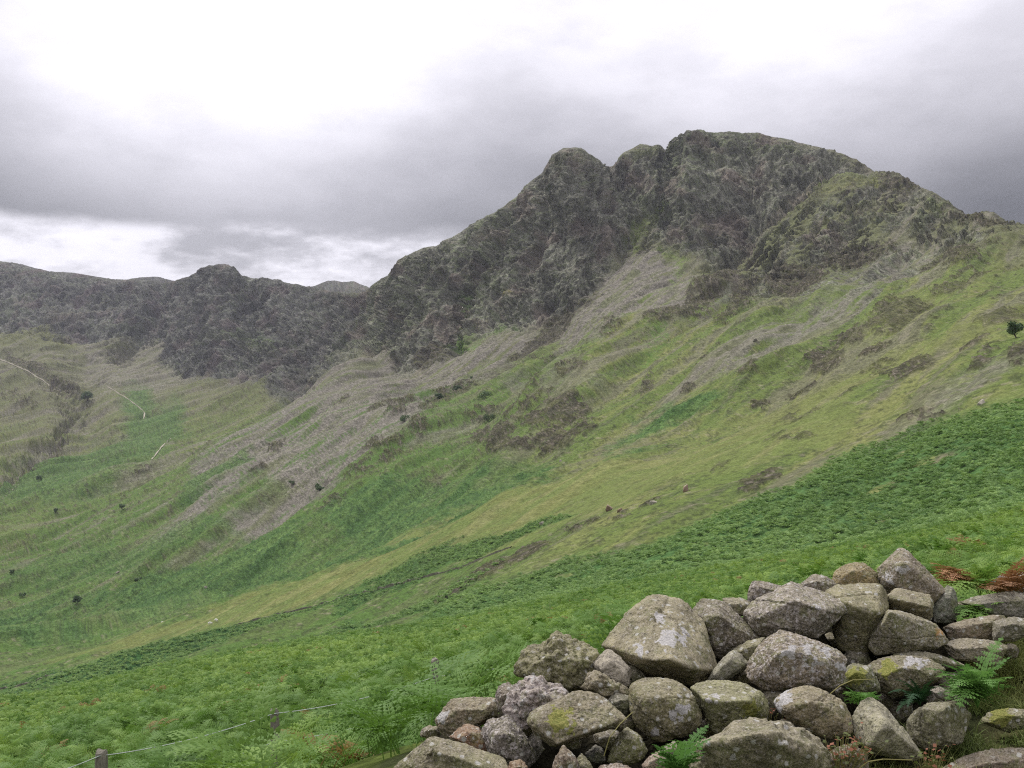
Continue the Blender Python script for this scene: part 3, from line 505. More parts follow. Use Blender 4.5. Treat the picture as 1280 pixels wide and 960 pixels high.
# --- stone material
def mat_stone():
    s = NT('lichened_stone'); tcn = s.n('ShaderNodeTexCoord').outputs['Object']
    tone = s.n('ShaderNodeAttribute', attribute_name='tone').outputs['Color']
    msk = s.n('ShaderNodeSeparateColor'); s.l(s.n('ShaderNodeAttribute', attribute_name='marks').outputs['Color'], msk.inputs[0])
    white, green, speck = msk.outputs
    pit = s.n('ShaderNodeAttribute', attribute_name='clean').outputs['Fac']
    a = s.noise(tcn, 9, 6, .65, .4); b = s.noise(tcn, 34, 6, .7); c = s.noise(tcn, 120, 5, .7); d = s.noise(tcn, 300, 3, .6)
    base = s.mix(s.rng(a, .35, .65), s.mix(1, tone, (.62,.60,.58), 'MULTIPLY'), s.mix(1, tone, (1.2,1.17,1.12), 'MULTIPLY'))
    keep = s.math('SUBTRACT', 1.0, pit)
    moss = s.math('MULTIPLY', s.rng(s.noise(tcn, 13, 5, .65), .47, .62), s.math('MULTIPLY', keep, .65))
    base = s.mix(moss, base, (.13,.14,.045))
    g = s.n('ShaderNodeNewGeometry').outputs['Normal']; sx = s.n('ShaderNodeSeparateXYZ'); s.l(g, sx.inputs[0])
    base = s.mix(s.math('MULTIPLY', s.rng(s.math('ADD', sx.outputs[2], s.math('MULTIPLY', a, .8)), .75, 1.5), .4), base, (.33,.30,.21))  # upward faces tinted paler: the light on the tops is put into the colour
    base = s.mix(s.math('MULTIPLY', s.rng(b, .55, .68), .75), base, (.055,.05,.04))
    base = s.mix(s.math('MULTIPLY', s.rng(c, .53, .64), .8), base, (.38,.34,.29))
    base = s.mix(s.math('MULTIPLY', s.rng(c, .46, .36), .8), base, (.05,.045,.035))
    # small lichen rosettes
    v = s.voro(tcn, 22); vb = s.math('ADD', v, s.math('MULTIPLY', s.math('SUBTRACT', b, .5), .5))
    base = s.mix(s.math('MULTIPLY', s.rng(vb, .25, .17), s.math('MULTIPLY', s.rng(s.noise(tcn, 7, 3), .36, .50), keep)), base, (.42,.41,.36))
    sp = s.math('MULTIPLY', speck, s.rng(s.noise(tcn, 60, 6, .8), .50, .60)); base = s.mix(sp, base, (.46,.42,.40))
    sp2 = s.math('MULTIPLY', speck, s.rng(s.noise(tcn, 45, 5, .75), .46, .37)); base = s.mix(sp2, base, (.07,.06,.055))
    base = s.mix(s.rng(s.math('ADD', white, s.math('MULTIPLY', s.math('SUBTRACT', b, .5), 1.1)), .42, .56), base, s.mix(s.rng(c, .35,.7), (.30,.29,.27), (.52,.50,.48)))
    base = s.mix(s.math('MULTIPLY', s.rng(s.math('ADD', green, s.math('MULTIPLY', s.math('SUBTRACT', b, .5), 1.2)), .4, .58), .85), base, s.mix(s.rng(c,.4,.6), (.14,.16,.03), (.27,.26,.06)))
    s.bump(s.math('ADD', s.math('MULTIPLY', b, .9), s.math('ADD', s.math('MULTIPLY', c, .35), s.math('MULTIPLY', d, .12))), .9, .02)
    return s.fin(base, .92, .2)
M_STONE = mat_stone()
def ico(sub):
    bm = bmesh.new(); bmesh.ops.create_icosphere(bm, subdivisions=sub, radius=1)
    v = np.array([x.co[:] for x in bm.verts]); v /= np.linalg.norm(v, axis=1)[:, None]
    f = np.array([[x.index for x in g.verts] for g in bm.faces]); bm.free(); return v, f
ICO = {k: ico(k) for k in (3, 4, 5, 6)}
def hull_planes(pts):
    bm = bmesh.new()
    for p in pts: bm.verts.new(p)
    g = bmesh.ops.convex_hull(bm, input=bm.verts)
    bm.normal_update(); out = []
    for f in bm.faces:
        if f.calc_area() > 1e-7: out.append((np.array(f.normal), float(f.normal.dot(f.verts[0].co))))
    bm.free(); return out
def stone_mesh(name, pts, centre, op, seed, mat, sub=5, link=True):
    r = np.random.default_rng(seed)
    P = np.array([p[:] for p in pts]); cen = np.array(centre); P = P-cen
    ext = np.abs(P).max(0); ext = np.maximum(ext, .2*ext.max()); Pn = P/ext
    pl = hull_planes([tuple(p) for p in Pn])
    for k in range(3 if op.get('round') else 9):
        n = r.normal(size=3); n /= np.linalg.norm(n); pl.append((n, float((Pn@n).max()*r.uniform(.86, .95))))
    d, f = ICO[sub]; p = 16 if op.get('round') else 90
    acc = np.zeros(len(d))
    for n, h in pl:
        q = np.maximum(d@n, 0)/max(abs(h), .05) if h > 0 else np.maximum(d@n, 0)/.05
        acc += q**p
    rad = acc**(-1/p)*1.03
    v = d*rad[:, None]*ext; s = float(ext.max()); sm = float(np.median(ext))
    o3 = r.uniform(-50, 50, 3)
    lum = op.get('lump', 0)
    disp = sm*(.028+.13*lum)*fbm3(*( (v/sm*1.5+o3).T ), 1, 3) + sm*(.018+.06*lum)*fbm3(*((v/sm*4+o3).T), 2, 3)
    rr = 1-np.abs(fbm3(*((v/.05+o3).T), 4, 3)); disp += (.0035+.006*lum)*(rr-.6)
    disp += .0028*fbm3(*((v/.014+o3).T), 5, 3, .7)
    v = v + d/np.linalg.norm(d*ext, axis=1)[:, None]*ext*disp[:, None]
    for k in range(2 if sub >= 5 else 0):
        n = r.normal(size=3); n /= np.linalg.norm(n); q = (v/ext)@n-r.uniform(-.35, .35)+.06*fbm3(*((v/sm*3+o3).T), 12+k, 3)
        disp = disp-sm*.045*np.exp(-(q/.022)**2)-sm*.03*sstep(0, .04, q)*(k == 0)
    v = d*rad[:, None]*ext+d/np.linalg.norm(d*ext, axis=1)[:, None]*ext*disp[:, None]
    if op.get('pit'):
        px, py, pr = op['pit']; Yd = op['Y']; dirv = np.array(W(px, py, 1.)[:]); wv = v+cen
        m = np.hypot((wv[:, 0]/wv[:, 1]*F+CX-px), (CY-wv[:, 2]/wv[:, 1]*F-py)); front = wv[:, 1] < cen[1]+.02
        k = (1-sstep(.3*pr, 1.2*pr, m+3*n3(*((v/.02).T))))*front; v = v+dirv*(k*pr/F*Yd*.9)[:, None]
    o = arr_mesh(name, v, [f], mat, smooth=True, link=link); o.location = centre
    wv = v+cen; qx = wv[:, 0]/wv[:, 1]*F+CX; qy = CY-wv[:, 2]/wv[:, 1]*F
    wob = fbm3(*((v/.035+o3).T), 8, 4, .7)*9
    def spots(L):
        k = np.zeros(len(v))
        for (x, y, rr_) in L or []: k = np.maximum(k, 1-sstep(.35*rr_, 1.25*rr_, np.hypot(qx-x, qy-y)+wob))
        return k*(wv[:, 1] < cen[1]+.05)
    wm_ = np.maximum(spots(op.get('w')), op.get('wl', 0)*.6*sstep(-.2, .5, fbm3(*((v/.05+o3).T), 9, 3)))
    gm = np.maximum(spots(op.get('y')), spots(op.get('m'))); om = spots(op.get('o'))
    tone = np.array(op.get('t', (.2,.18,.12)))[None]*(1+.25*fbm3(*((v/.12+o3).T), 10, 3)[:, None])
    tone = tone*1.25*np.array([.93,.96,.94]); tone = tone*(1-om[:, None])+np.array([.42,.22,.05])*om[:, None]
    at = o.data.attributes.new('tone', 'FLOAT_COLOR', 'POINT'); cc = np.ones((len(v), 4), np.float32); cc[:, :3] = np.clip(tone, .01, 1); at.data.foreach_set('color', cc.ravel())
    at = o.data.attributes.new('marks', 'FLOAT_COLOR', 'POINT'); cc = np.ones((len(v), 4), np.float32); cc[:, 0] = wm_; cc[:, 1] = gm; cc[:, 2] = op.get('sp', .15); at.data.foreach_set('color', cc.ravel())
    at = o.data.attributes.new('clean', 'FLOAT', 'POINT'); at.data.foreach_set('value', np.full(len(v), op.get('clean', 0), np.float32))
    return o
for i, (lab, ol, Yd, op) in enumerate(ROCKS):
    a = np.array(ol, float); lo, hi = a.min(0), a.max(0); cxy = (lo+hi)/2; hw, hh = (hi-lo)/2
    T = op.get('th', .85*min((hi-lo)[0], (hi-lo)[1])/F*Yd); T = max(T, .06)
    pts = []; ol = [(cxy[0]+(x-cxy[0])*1.05, cxy[1]+(y-cxy[1])*1.05) for x, y in ol]
    for (x, y) in ol:
        ty = (y-cxy[1])/hh
        pts.append(W(x, y, Yd+T*(-.30*ty+.05)))
    if 'fr' in op:
        for (x, y, k) in op['fr']: pts.append(W(x, y, Yd-T*k*.8-.25*T))
    else:
        for (x, y) in ol:
            ty = (y-cxy[1])/hh
            pts.append(W(cxy[0]+(x-cxy[0])*.55, cxy[1]+(y-cxy[1])*.50+hh*.15, Yd-T*.42))
    for (x, y) in ol: pts.append(W(cxy[0]+(x-cxy[0])*.62, cxy[1]+(y-cxy[1])*.55+hh*.1, Yd+T*.75))
    cen = W(cxy[0], cxy[1], Yd+.08*T); op = dict(op, Y=Yd)
    big_ = (hi-lo).max() > 60
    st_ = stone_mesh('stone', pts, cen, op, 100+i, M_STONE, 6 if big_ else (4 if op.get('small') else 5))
    tag(st_, lab, 'stone', 'filler stones in the gaps of the tumbled wall' if op.get('small') else 'stones of the tumbled wall')
print('stones', round(time.time()-T0, 1))

# ------------------------------------------------------------------ sampling the ground
fj = slice(J0, J0+len(colfine))
def ground_at(px, py, tmin=7.0, tmax=16.0):
    j = J0+(px-colfine[0])/1.25; j0 = int(j); w_ = j-j0
    c_ = PY[:, j0]; rows = np.where((TS[:, j0] >= tmin) & (TS[:, j0] <= tmax) & (c_ <= py))[0]
    i = rows[0] if len(rows) else int(np.where(TS[:, j0] <= tmax)[0][-1])
    P = np.array([X[i, j0], Y[i, j0], Z[i, j0]])*(1-w_)+np.array([X[i, j0+1], Y[i, j0+1], Z[i, j0+1]])*w_
    return Vector(P)
def drop_z(x, y):      # height of the near ground under a plan position
    ph = math.atan2(x, y); r = math.hypot(x, y); j = int(np.clip(np.searchsorted(PHI, ph), 1, NC-1)); rr = np.hypot(X[:, j], Y[:, j]); i = int(np.argmax(rr > r)); i = max(i, 1)
    t = (r-rr[i-1])/(rr[i]-rr[i-1]+1e-9); return float(Z[i-1, j]*(1-t)+Z[i, j]*t)

# ------------------------------------------------------------------ leaves
def mat_leaf(name, c1, c2, c3=None, trans=.3, scale=.06):
    s = NT(name); oi = s.n('ShaderNodeObjectInfo').outputs['Random']; g = s.n('ShaderNodeNewGeometry').outputs['Position']
    n = s.noise(g, scale, 4, .6); m = s.noise(g, .9, 3, .6)
    c = s.mix(s.rng(s.math('ADD', s.math('MULTIPLY', n, .9), s.math('MULTIPLY', oi, .25)), .42, .75), c1, c2)
    c = s.mix(s.rng(m, .3, .75), s.mix(1, c, (.75,.8,.8), 'MULTIPLY'), s.mix(1, c, (1.2,1.15,1.05), 'MULTIPLY'))
    if c3: c = s.mix(s.math('GREATER_THAN', oi, .991), c, c3)
    s.fin(c, .6, .25)
    tr = s.n('ShaderNodeBsdfTranslucent'); s.l(c, tr.inputs[0]); mx_ = s.n('ShaderNodeMixShader'); mx_.inputs[0].default_value = trans
    s.l(s.b.outputs[0], mx_.inputs[1]); s.l(tr.outputs[0], mx_.inputs[2]); s.l(mx_.outputs[0], s.out.inputs[0]); return s.m
M_BR = mat_leaf('bracken_leaf', (.10,.20,.03), (.20,.31,.055), (.22,.15,.045), .35)
M_BRD = mat_leaf('bracken_far_leaf', (.14,.24,.066), (.22,.34,.10), None, .3, .05)
M_FERN = mat_leaf('fern_leaf', (.10,.22,.045), (.17,.31,.07), None, .4)
M_FERND = mat_leaf('dark_fern_leaf', (.025,.07,.025), (.05,.12,.035), None, .2)
M_DEAD = mat_leaf('dead_bracken_leaf', (.24,.115,.05), (.36,.20,.095), None, .2)
M_HERB = mat_leaf('herb_leaf', (.10,.12,.03), (.16,.19,.04), None, .3)
M_RED = mat_leaf('red_leaf', (.22,.07,.04), (.32,.13,.07), None, .3)
M_STEM = mat_leaf('stem', (.22,.20,.07), (.30,.27,.11), None, .1)
M_GRASS = mat_leaf('grass_blade', (.16,.21,.05), (.32,.31,.11), None, .3, .8)

class Buf:
    def __init__(s): s.v = []; s.q = []; s.t = []; s.k = 0
    def quad(s, a, b, c, d): s.v += [a, b, c, d]; s.q.append((s.k, s.k+1, s.k+2, s.k+3)); s.k += 4
    def tri(s, a, b, c): s.v += [a, b, c]; s.t.append((s.k, s.k+1, s.k+2)); s.k += 3
    def obj(s, name, mat, parent=None, link=True):
        fl = []
        if s.q: fl.append(np.array(s.q))
        if s.t: fl.append(np.array(s.t))
        return arr_mesh(name, np.array([tuple(x) for x in s.v]), fl, mat, parent, False, link)
UP = Vector((0, 0, 1))
def frond(B, p0, dirh, L, rise, droop, npair, lod, rnd, width=.42, stem=.35, sw=.004):
    """one frond: a bare stem rising from p0, then a blade arching over towards dirh"""
    dirh = dirh.normalized(); side0 = dirh.cross(UP).normalized()
    N_ = npair+3; pts = [Vector(p0)]; ang = rise; step = L/N_
    for k in range(N_):
        t = (k+1)/N_; ang = rise-(droop)*max(0, (t-stem*.6))/(1-stem*.6)
        pts.append(pts[-1]+(dirh*math.cos(ang)+UP*math.sin(ang))*step)
    roll = rnd.uniform(-.3, .3)
    for k in range(N_):
        a, b = pts[k], pts[k+1]; w_ = sw*(1-.7*k/N_)
        if lod < 3: B.quad(a-side0*w_, a+side0*w_, b+side0*w_, b-side0*w_)
    for k in range(1, N_+1):
        t = k/N_
        if t < stem: continue
        u = (t-stem)/(1-stem); tang = (pts[k]-pts[k-1]).normalized(); nrm_ = side0.cross(tang).normalized()
        if nrm_.z < 0: nrm_ = -nrm_
        pl = L*width*(1-u)**.8*(.85+.3*min(1, u*6))*rnd.uniform(.85, 1.1)
        if u > .98: continue
        pw = step*.95
        for sd in (-1, 1):
            out = (side0*sd*math.cos(roll*sd)+nrm_*(math.sin(roll)*.5+rnd.uniform(-.22,.22))+tang*rnd.uniform(.2,.6)).normalized()
            base = pts[k]; sag = -rnd.uniform(.0,.3)*pl
            if lod >= 2:
                mid = base+out*pl*.5+UP*(.02*pl); tip = base+out*pl+UP*sag; wv = tang*pw*.5
                B.quad(base-wv*.9, mid-wv, tip, mid+wv)
            else:
                n = max(4, int(pl/(.022 if lod == 0 else .034))); prev = base
                for q in range(n):
                    s_ = (q+1)/n; c0 = base+out*pl*s_+UP*(sag*s_*s_); pll = pw*.62*(1-s_)**.7+.003
                    along = (c0-prev)
                    for s2 in (-1, 1):
                        tipp = prev+along*.75+tang*s2*pll-UP*pll*.15
                        if lod == 0: B.quad(prev, prev+along*.1+tang*s2*pll*.6, tipp, prev+along*.9)
                        else: B.tri(prev, tipp, prev+along)
                    prev = c0
def bracken_plant(lod, seed, h=.75, nf=5, spread=.8):
    rnd = random.Random(seed); B = Buf()
    for k in range(nf):
        a = 2*PI*k/nf+rnd.uniform(-.5, .5); d = Vector((math.cos(a), math.sin(a), 0)); L = h*rnd.uniform(1.15, 1.6)
        frond(B, Vector((rnd.uniform(-.12,.12), rnd.uniform(-.12,.12), 0)), d, L, rnd.uniform(1.15, 1.4), rnd.uniform(1.2, 1.75), {0:16,1:13,2:9,3:5}[lod], lod, rnd, width=.36, stem=.36)
    return B
def coll(name, objs):
    c = bpy.data.collections.new(name)
    for o in objs: c.objects.link(o)
    return c
def scatter(name, pos, rot, scl, idx, collection, mat_unused=None):
    me = bpy.data.meshes.new(name); me.vertices.add(len(pos)); me.vertices.foreach_set('co', np.asarray(pos, np.float32).ravel())
    a = me.attributes.new('rot', 'FLOAT_VECTOR', 'POINT'); a.data.foreach_set('vector', np.asarray(rot, np.float32).ravel())
    a = me.attributes.new('scl', 'FLOAT', 'POINT'); a.data.foreach_set('value', np.asarray(scl, np.float32))
    a = me.attributes.new('pick', 'INT', 'POINT'); a.data.foreach_set('value', np.asarray(idx, np.int32))
    o = bpy.data.objects.new(name, me); C.objects.link(o)
    ng = bpy.data.node_groups.new(name, 'GeometryNodeTree'); ng.interface.new_socket('Geometry', in_out='INPUT', socket_type='NodeSocketGeometry'); ng.interface.new_socket('Geometry', in_out='OUTPUT', socket_type='NodeSocketGeometry')
    gi = ng.nodes.new('NodeGroupInput'); go = ng.nodes.new('NodeGroupOutput'); iop = ng.nodes.new('GeometryNodeInstanceOnPoints'); ci = ng.nodes.new('GeometryNodeCollectionInfo')
    ci.inputs['Collection'].default_value = collection; ci.inputs['Separate Children'].default_value = True; ci.inputs['Reset Children'].default_value = True
    def na_(n, t):
        x = ng.nodes.new('GeometryNodeInputNamedAttribute'); x.data_type = t; x.inputs['Name'].default_value = n; return x.outputs['Attribute']
    L = ng.links.new; L(gi.outputs[0], iop.inputs['Points']); L(ci.outputs[0], iop.inputs['Instance']); iop.inputs['Pick Instance'].default_value = True
    L(na_('pick', 'INT'), iop.inputs['Instance Index']); L(na_('rot', 'FLOAT_VECTOR'), iop.inputs['Rotation']); L(na_('scl', 'FLOAT'), iop.inputs['Scale']); L(iop.outputs[0], go.inputs[0])
    md = o.modifiers.new('scatter', 'NODES'); md.node_group = ng; return o
# cell areas for area-true scattering
P3 = np.stack([X, Y, Z], -1); e1 = P3[1:, 1:]-P3[:-1, :-1]; e2 = P3[1:, :-1]-P3[:-1, 1:]
AREA = .5*np.linalg.norm(np.cross(e1, e2), axis=-1)
def points(dens, clear=False):       # dens on vertices, per m2
    w_ = (AREA*dens[:-1, :-1]); tot = float(w_.sum()); n = int(tot)
    cdf = np.cumsum(w_.ravel()); k = np.searchsorted(cdf, rng.random(n)*cdf[-1]); i, j = np.unravel_index(k, w_.shape)
    u, v = rng.random((2, n, 1)); Q_ = (P3[i, j]*(1-u)*(1-v)+P3[i+1, j]*u*(1-v)+P3[i, j+1]*(1-u)*v+P3[i+1, j+1]*u*v)
    if clear:
        ok = np.ones(n, bool)
        for px, Yd, lo_ in ((127,8.6,1.0),(343,9.5,3.0),(544,9.9,2.6)):
            x0 = (px-CX)/F*Yd; r0 = math.hypot(x0, Yd); ux, uy = x0/r0, Yd/r0
            al = Q_[:, 0]*ux+Q_[:, 1]*uy-r0; la = Q_[:, 0]*uy-Q_[:, 1]*ux
            ok &= ~((abs(la) < .22) & (al > -lo_) & (al < .1))
        Q_ = Q_[ok]; n = len(Q_)
    return Q_, n
azm = (np.abs(PHI) < math.radians(36))[None] & (Y > 0)
pxw = CX+F*X/np.maximum(Y, .3)
wallY = np.interp(pxw, [-300,300,440,500,600,900,1130,1280,1600], [6.3,5.6,4.5,4.5,5.0,5.6,6.1,6.5,7])
nearB = azm & (Y > wallY) & (TS < 7.5) & (mound_m < .3)
M_BR2 = M_BR
def rots(n, tilt=.22): return np.stack([rng.normal(0, tilt, n), rng.normal(0, tilt, n), rng.random(n)*2*PI], -1)
c0 = coll('bracken_close', [bracken_plant(1, 10+k, .36, 6).obj('bracken_plant', M_BR, None, False) for k in range(7)])
c1 = coll('bracken_middle', [bracken_plant(2, 30+k, .42, 7).obj('bracken_plant', M_BR, None, False) for k in range(6)])
c2 = coll('bracken_distant', [bracken_plant(3, 50+k, .5, 9).obj('bracken_plant', M_BRD, None, False) for k in range(6)])
p, n = points(np.where(nearB & (R < 22), 8., 0.)*sstep(-.9,-.3,fbm2(X/1.3,Y/1.3,95,3)), True); tag(scatter('bracken', p, rots(n,.3), rng.uniform(.6, 1.35, n), rng.integers(0, 7, n), c0), 'bright green bracken fronds covering the slope beyond the tumbled wall', 'bracken', kind='stuff'); print('near', n)
p, n = points(np.where(nearB & (R >= 22), 5., 0.)); tag(scatter('bracken', p, rots(n), rng.uniform(.85, 1.35, n), rng.integers(0, 6, n), c1), 'bright green bracken farther down the near slope, up to its edge', 'bracken', kind='stuff'); print('mid', n)
dn = np.where(azm & (TS >= 7.0) & (TS < 11.2) & (brackR+brackD > .3) & (R < 420), 1.5, 0.)*np.clip(brackR+brackD*.8, 0, 1)*sstep(-.75, -.25, str3+.7*sp2+.2)
dn *= np.clip(260/np.maximum(R, 1), 0, 1)
p, n = points(dn); tag(scatter('bracken', p, rots(n), rng.uniform(.7, 1.35, n), rng.integers(0, 6, n), c2), 'darker green bracken thicket filling the slope below the dry grass spur', 'bracken', kind='stuff'); print('far', n)
# turf in the corner and round the stones
def tuft(seed, nb=34, h=.09):
    r_ = random.Random(seed); B = Buf()
    for k in range(nb):
        a = r_.uniform(0, 2*PI); o = Vector((r_.gauss(0,.03), r_.gauss(0,.03), 0)); d = Vector((math.cos(a), math.sin(a), 0)); hh = h*r_.uniform(.5, 1.3); w_ = d.cross(UP)*.0016
        m_ = o+d*hh*.25+UP*hh*.7; t_ = o+d*hh*r_.uniform(.5, .9)+UP*hh*r_.uniform(.7, 1.1); B.quad(o-w_, o+w_, m_+w_, m_-w_); B.tri(m_-w_, m_+w_, t_)
    return B
cg = coll('grass_tufts', [tuft(k).obj('grass_tuft', M_GRASS, None, False) for k in range(5)])
front = azm & (R > 3.3) & (X > .3) & (Y < wallY-.3) & ((mound_m < .6) | (pxw > 1215)) & (TS < 5)
p, n = points(np.where(front | ((pxw > 1290) & azm & (R < 7.5) & (R > 3.3)), 1100., 0.)*sstep(-.5, .2, fbm2(X*1.6, Y*1.6, 91, 3)+.1)); tag(scatter('grass', p, rots(n, .3), rng.uniform(.5, 1.1, n), rng.integers(0, 5, n), cg), 'short tufted grass at the foot of the tumbled wall', 'grass', kind='stuff'); print('grass', n)

# ------------------------------------------------------------------ single ferns and plants among the stones
def fern(name, label, cat, base, tips, mat, lod=0, width=.32, npair=13, group=None, partname='frond', stem=.2, droop=1.1):
    root = empty(name, base); tag(root, label, cat, group); rnd = random.Random(hash(label) & 0xffff if False else len(label)*31)
    for (tx, ty, Yt) in tips:
        tip = W(tx, ty, Yt); v = tip-base; dh = Vector((v.x, v.y, 0)); 
        if dh.length < .02: dh = Vector((.02, -.02, 0))
        el_ = math.atan2(v.z, dh.length); L = v.length*1.12; B = Buf()
        frond(B, Vector((0, 0, 0)), dh, L, min(el_+droop*.5, 1.5), droop, npair, lod, rnd, width=width, stem=stem, sw=.0022); B.obj(partname, mat, root)
    return root
fern('fern', 'small light green fern in front of the round boulder at the bottom edge', 'fern', W(846,985,3.42), [(815,935,3.35),(838,918,3.4),(868,902,3.45),(888,925,3.4),(882,945,3.3),(826,955,3.3),(858,935,3.2)], M_FERN)
fern('fern', 'large bright green fern spilling over the stones by the right edge', 'fern', W(1222,885,4.42), [(1158,842,4.3),(1172,852,4.2),(1190,822,4.4),(1212,826,4.35),(1252,800,4.5),(1262,824,4.4),(1192,868,4.05),(1200,890,4.0),(1184,880,4.1),(1266,852,4.2),(1240,866,4.0),(1218,846,4.1),(1206,838,4.25),(1240,838,4.3),(1178,836,4.3),(1228,815,4.4)], M_FERN, npair=12, droop=1.0, width=.24)
fern('fern', 'dark narrow leaved fern in the hollow left of the bright green fern', 'fern', W(1150,882,4.38), [(1112,868,4.25),(1120,852,4.3),(1143,840,4.35),(1165,848,4.3),(1180,862,4.2),(1135,885,4.1),(1122,890,4.2)], M_FERND, width=.14, npair=18, stem=.1)
fern('fern', 'little green fern in the gap above the pale wedge', 'fern', W(1078,890,4.2), [(1056,868,4.1),(1068,855,4.2),(1092,862,4.15),(1100,872,4.1),(1082,873,4.0)], M_FERN, npair=10)
fern('dead_bracken', 'heap of dead orange bracken fronds leaning at the far right edge', 'dead bracken', W(1256,752,5.75), [(1238,742,5.4),(1262,715,5.6),(1275,700,5.65),(1290,690,5.7),(1284,712,5.5),(1270,725,5.45),(1296,705,5.5),(1252,730,5.5),(1262,738,5.3),(1292,722,5.4)], M_DEAD, lod=1, droop=.8)
fern('dead_bracken', 'broken dead orange bracken right of the tall pointed stone', 'dead bracken', W(1196,742,6.1), [(1163,708,5.95),(1185,712,5.9),(1200,716,5.85),(1212,728,5.8),(1190,732,5.7),(1178,722,5.8),(1208,740,5.8),(1222,735,5.9)], M_DEAD, lod=1, droop=1.2)
fern('fern', 'green fern growing behind the wall between the two patches of dead bracken', 'fern', W(1225,748,6.0), [(1205,722,5.8),(1218,706,5.9),(1238,700,5.9),(1248,712,5.8),(1230,730,5.7),(1208,738,5.7),(1252,728,5.7),(1190,752,5.5),(1212,758,5.5)], M_BR, lod=0, droop=1.0)
fern('fern', 'low fern sprawling over the flat grey slab at the right edge', 'fern', W(1218,775,5.5), [(1195,765,5.3),(1200,778,5.2),(1222,760,5.3),(1238,766,5.3),(1255,756,5.35),(1228,780,5.2)], M_BR, lod=0)
def herb(label, spots_, seed, mats=(M_HERB, M_RED)):
    base = W(spots_[0][0], spots_[0][1]+14, spots_[0][2]+.03); root = empty('herb', base); tag(root, label, 'plant', 'low leafy plants at the bottom edge'); r_ = random.Random(seed)
    Bs = [Buf(), Buf(), Buf()]
    for (px, py, Yd, n) in spots_:
        for k in range(n):
            c_ = W(px+r_.gauss(0, 11), py+r_.gauss(0, 8), Yd+r_.uniform(-.06,.06))-base; a = r_.uniform(0, 2*PI); d = Vector((math.cos(a), math.sin(a)*.8, r_.uniform(-.2,.6))).normalized()
            sz = r_.uniform(.010, .022); s_ = d.cross(Vector((r_.gauss(0,.4), r_.gauss(0,.4), 1))).normalized()*sz*.45; b_ = Bs[0 if r_.random() < .5 else 1]
            b_.quad(c_, c_+d*sz*.5+s_, c_+d*sz, c_+d*sz*.5-s_); st0 = Vector((c_.x*.7, c_.y*.7, c_.z-.05)); w_ = Vector((.0008, 0, 0)); Bs[2].quad(st0-w_, st0+w_, c_+w_, c_-w_)
    Bs[0].obj('leaves', mats[0], root); Bs[1].obj('red_leaves', mats[1], root); tag(Bs[2].obj('stems', M_STEM, root), kind='stuff')
herb('red and green leafy plant between the ridged slab and the pale wedge', [(1052,945,3.68,70),(1075,938,3.72,60),(1062,925,3.75,30)], 3)
herb('reddish plant under the point of the pale wedge near the bottom edge', [(1160,952,3.85,50),(1172,942,3.9,20)], 4)
herb('sprig of red leaves in the gap right of the mossy block', [(960,893,4.1,22)], 5)
def stalk(label, pts, r0, name='dead_stalk'):
    B = Buf(); P = [W(*q) for q in pts]; Q = []
    for i in range(len(P)-1):
        for k in range(4): Q.append(P[i].lerp(P[i+1], k/4))
    Q.append(P[-1])
    for i in range(len(Q)-1):
        d = (Q[i+1]-Q[i]).normalized(); s_ = d.cross(Vector((0,1,0))).normalized()*r0; t_ = d.cross(s_).normalized()*r0
        rg = lambda c_: [c_+s_, c_+t_, c_-s_, c_-t_]
        a, b = rg(Q[i]), rg(Q[i+1])
        for k in range(4): B.quad(a[k], a[(k+1)%4], b[(k+1)%4], b[k])
    o = B.obj(name, M_STEM); tag(o, label, 'stalk'); return o
stalk('pale dead stalk slanting up beside the round boulder', [(755,945,3.6),(762,922,3.6),(775,905,3.62),(791,890,3.66)], .002)
stalk('curved yellow stalk arching over the plants at the bottom edge', [(1072,962,3.5),(1085,952,3.48),(1104,949,3.48),(1140,950,3.55)], .0022)
stalk('thin brown stalk arching above the little green fern', [(1037,868,4.1),(1050,857,4.1),(1066,850,4.1),(1092,849,4.15)], .0022)

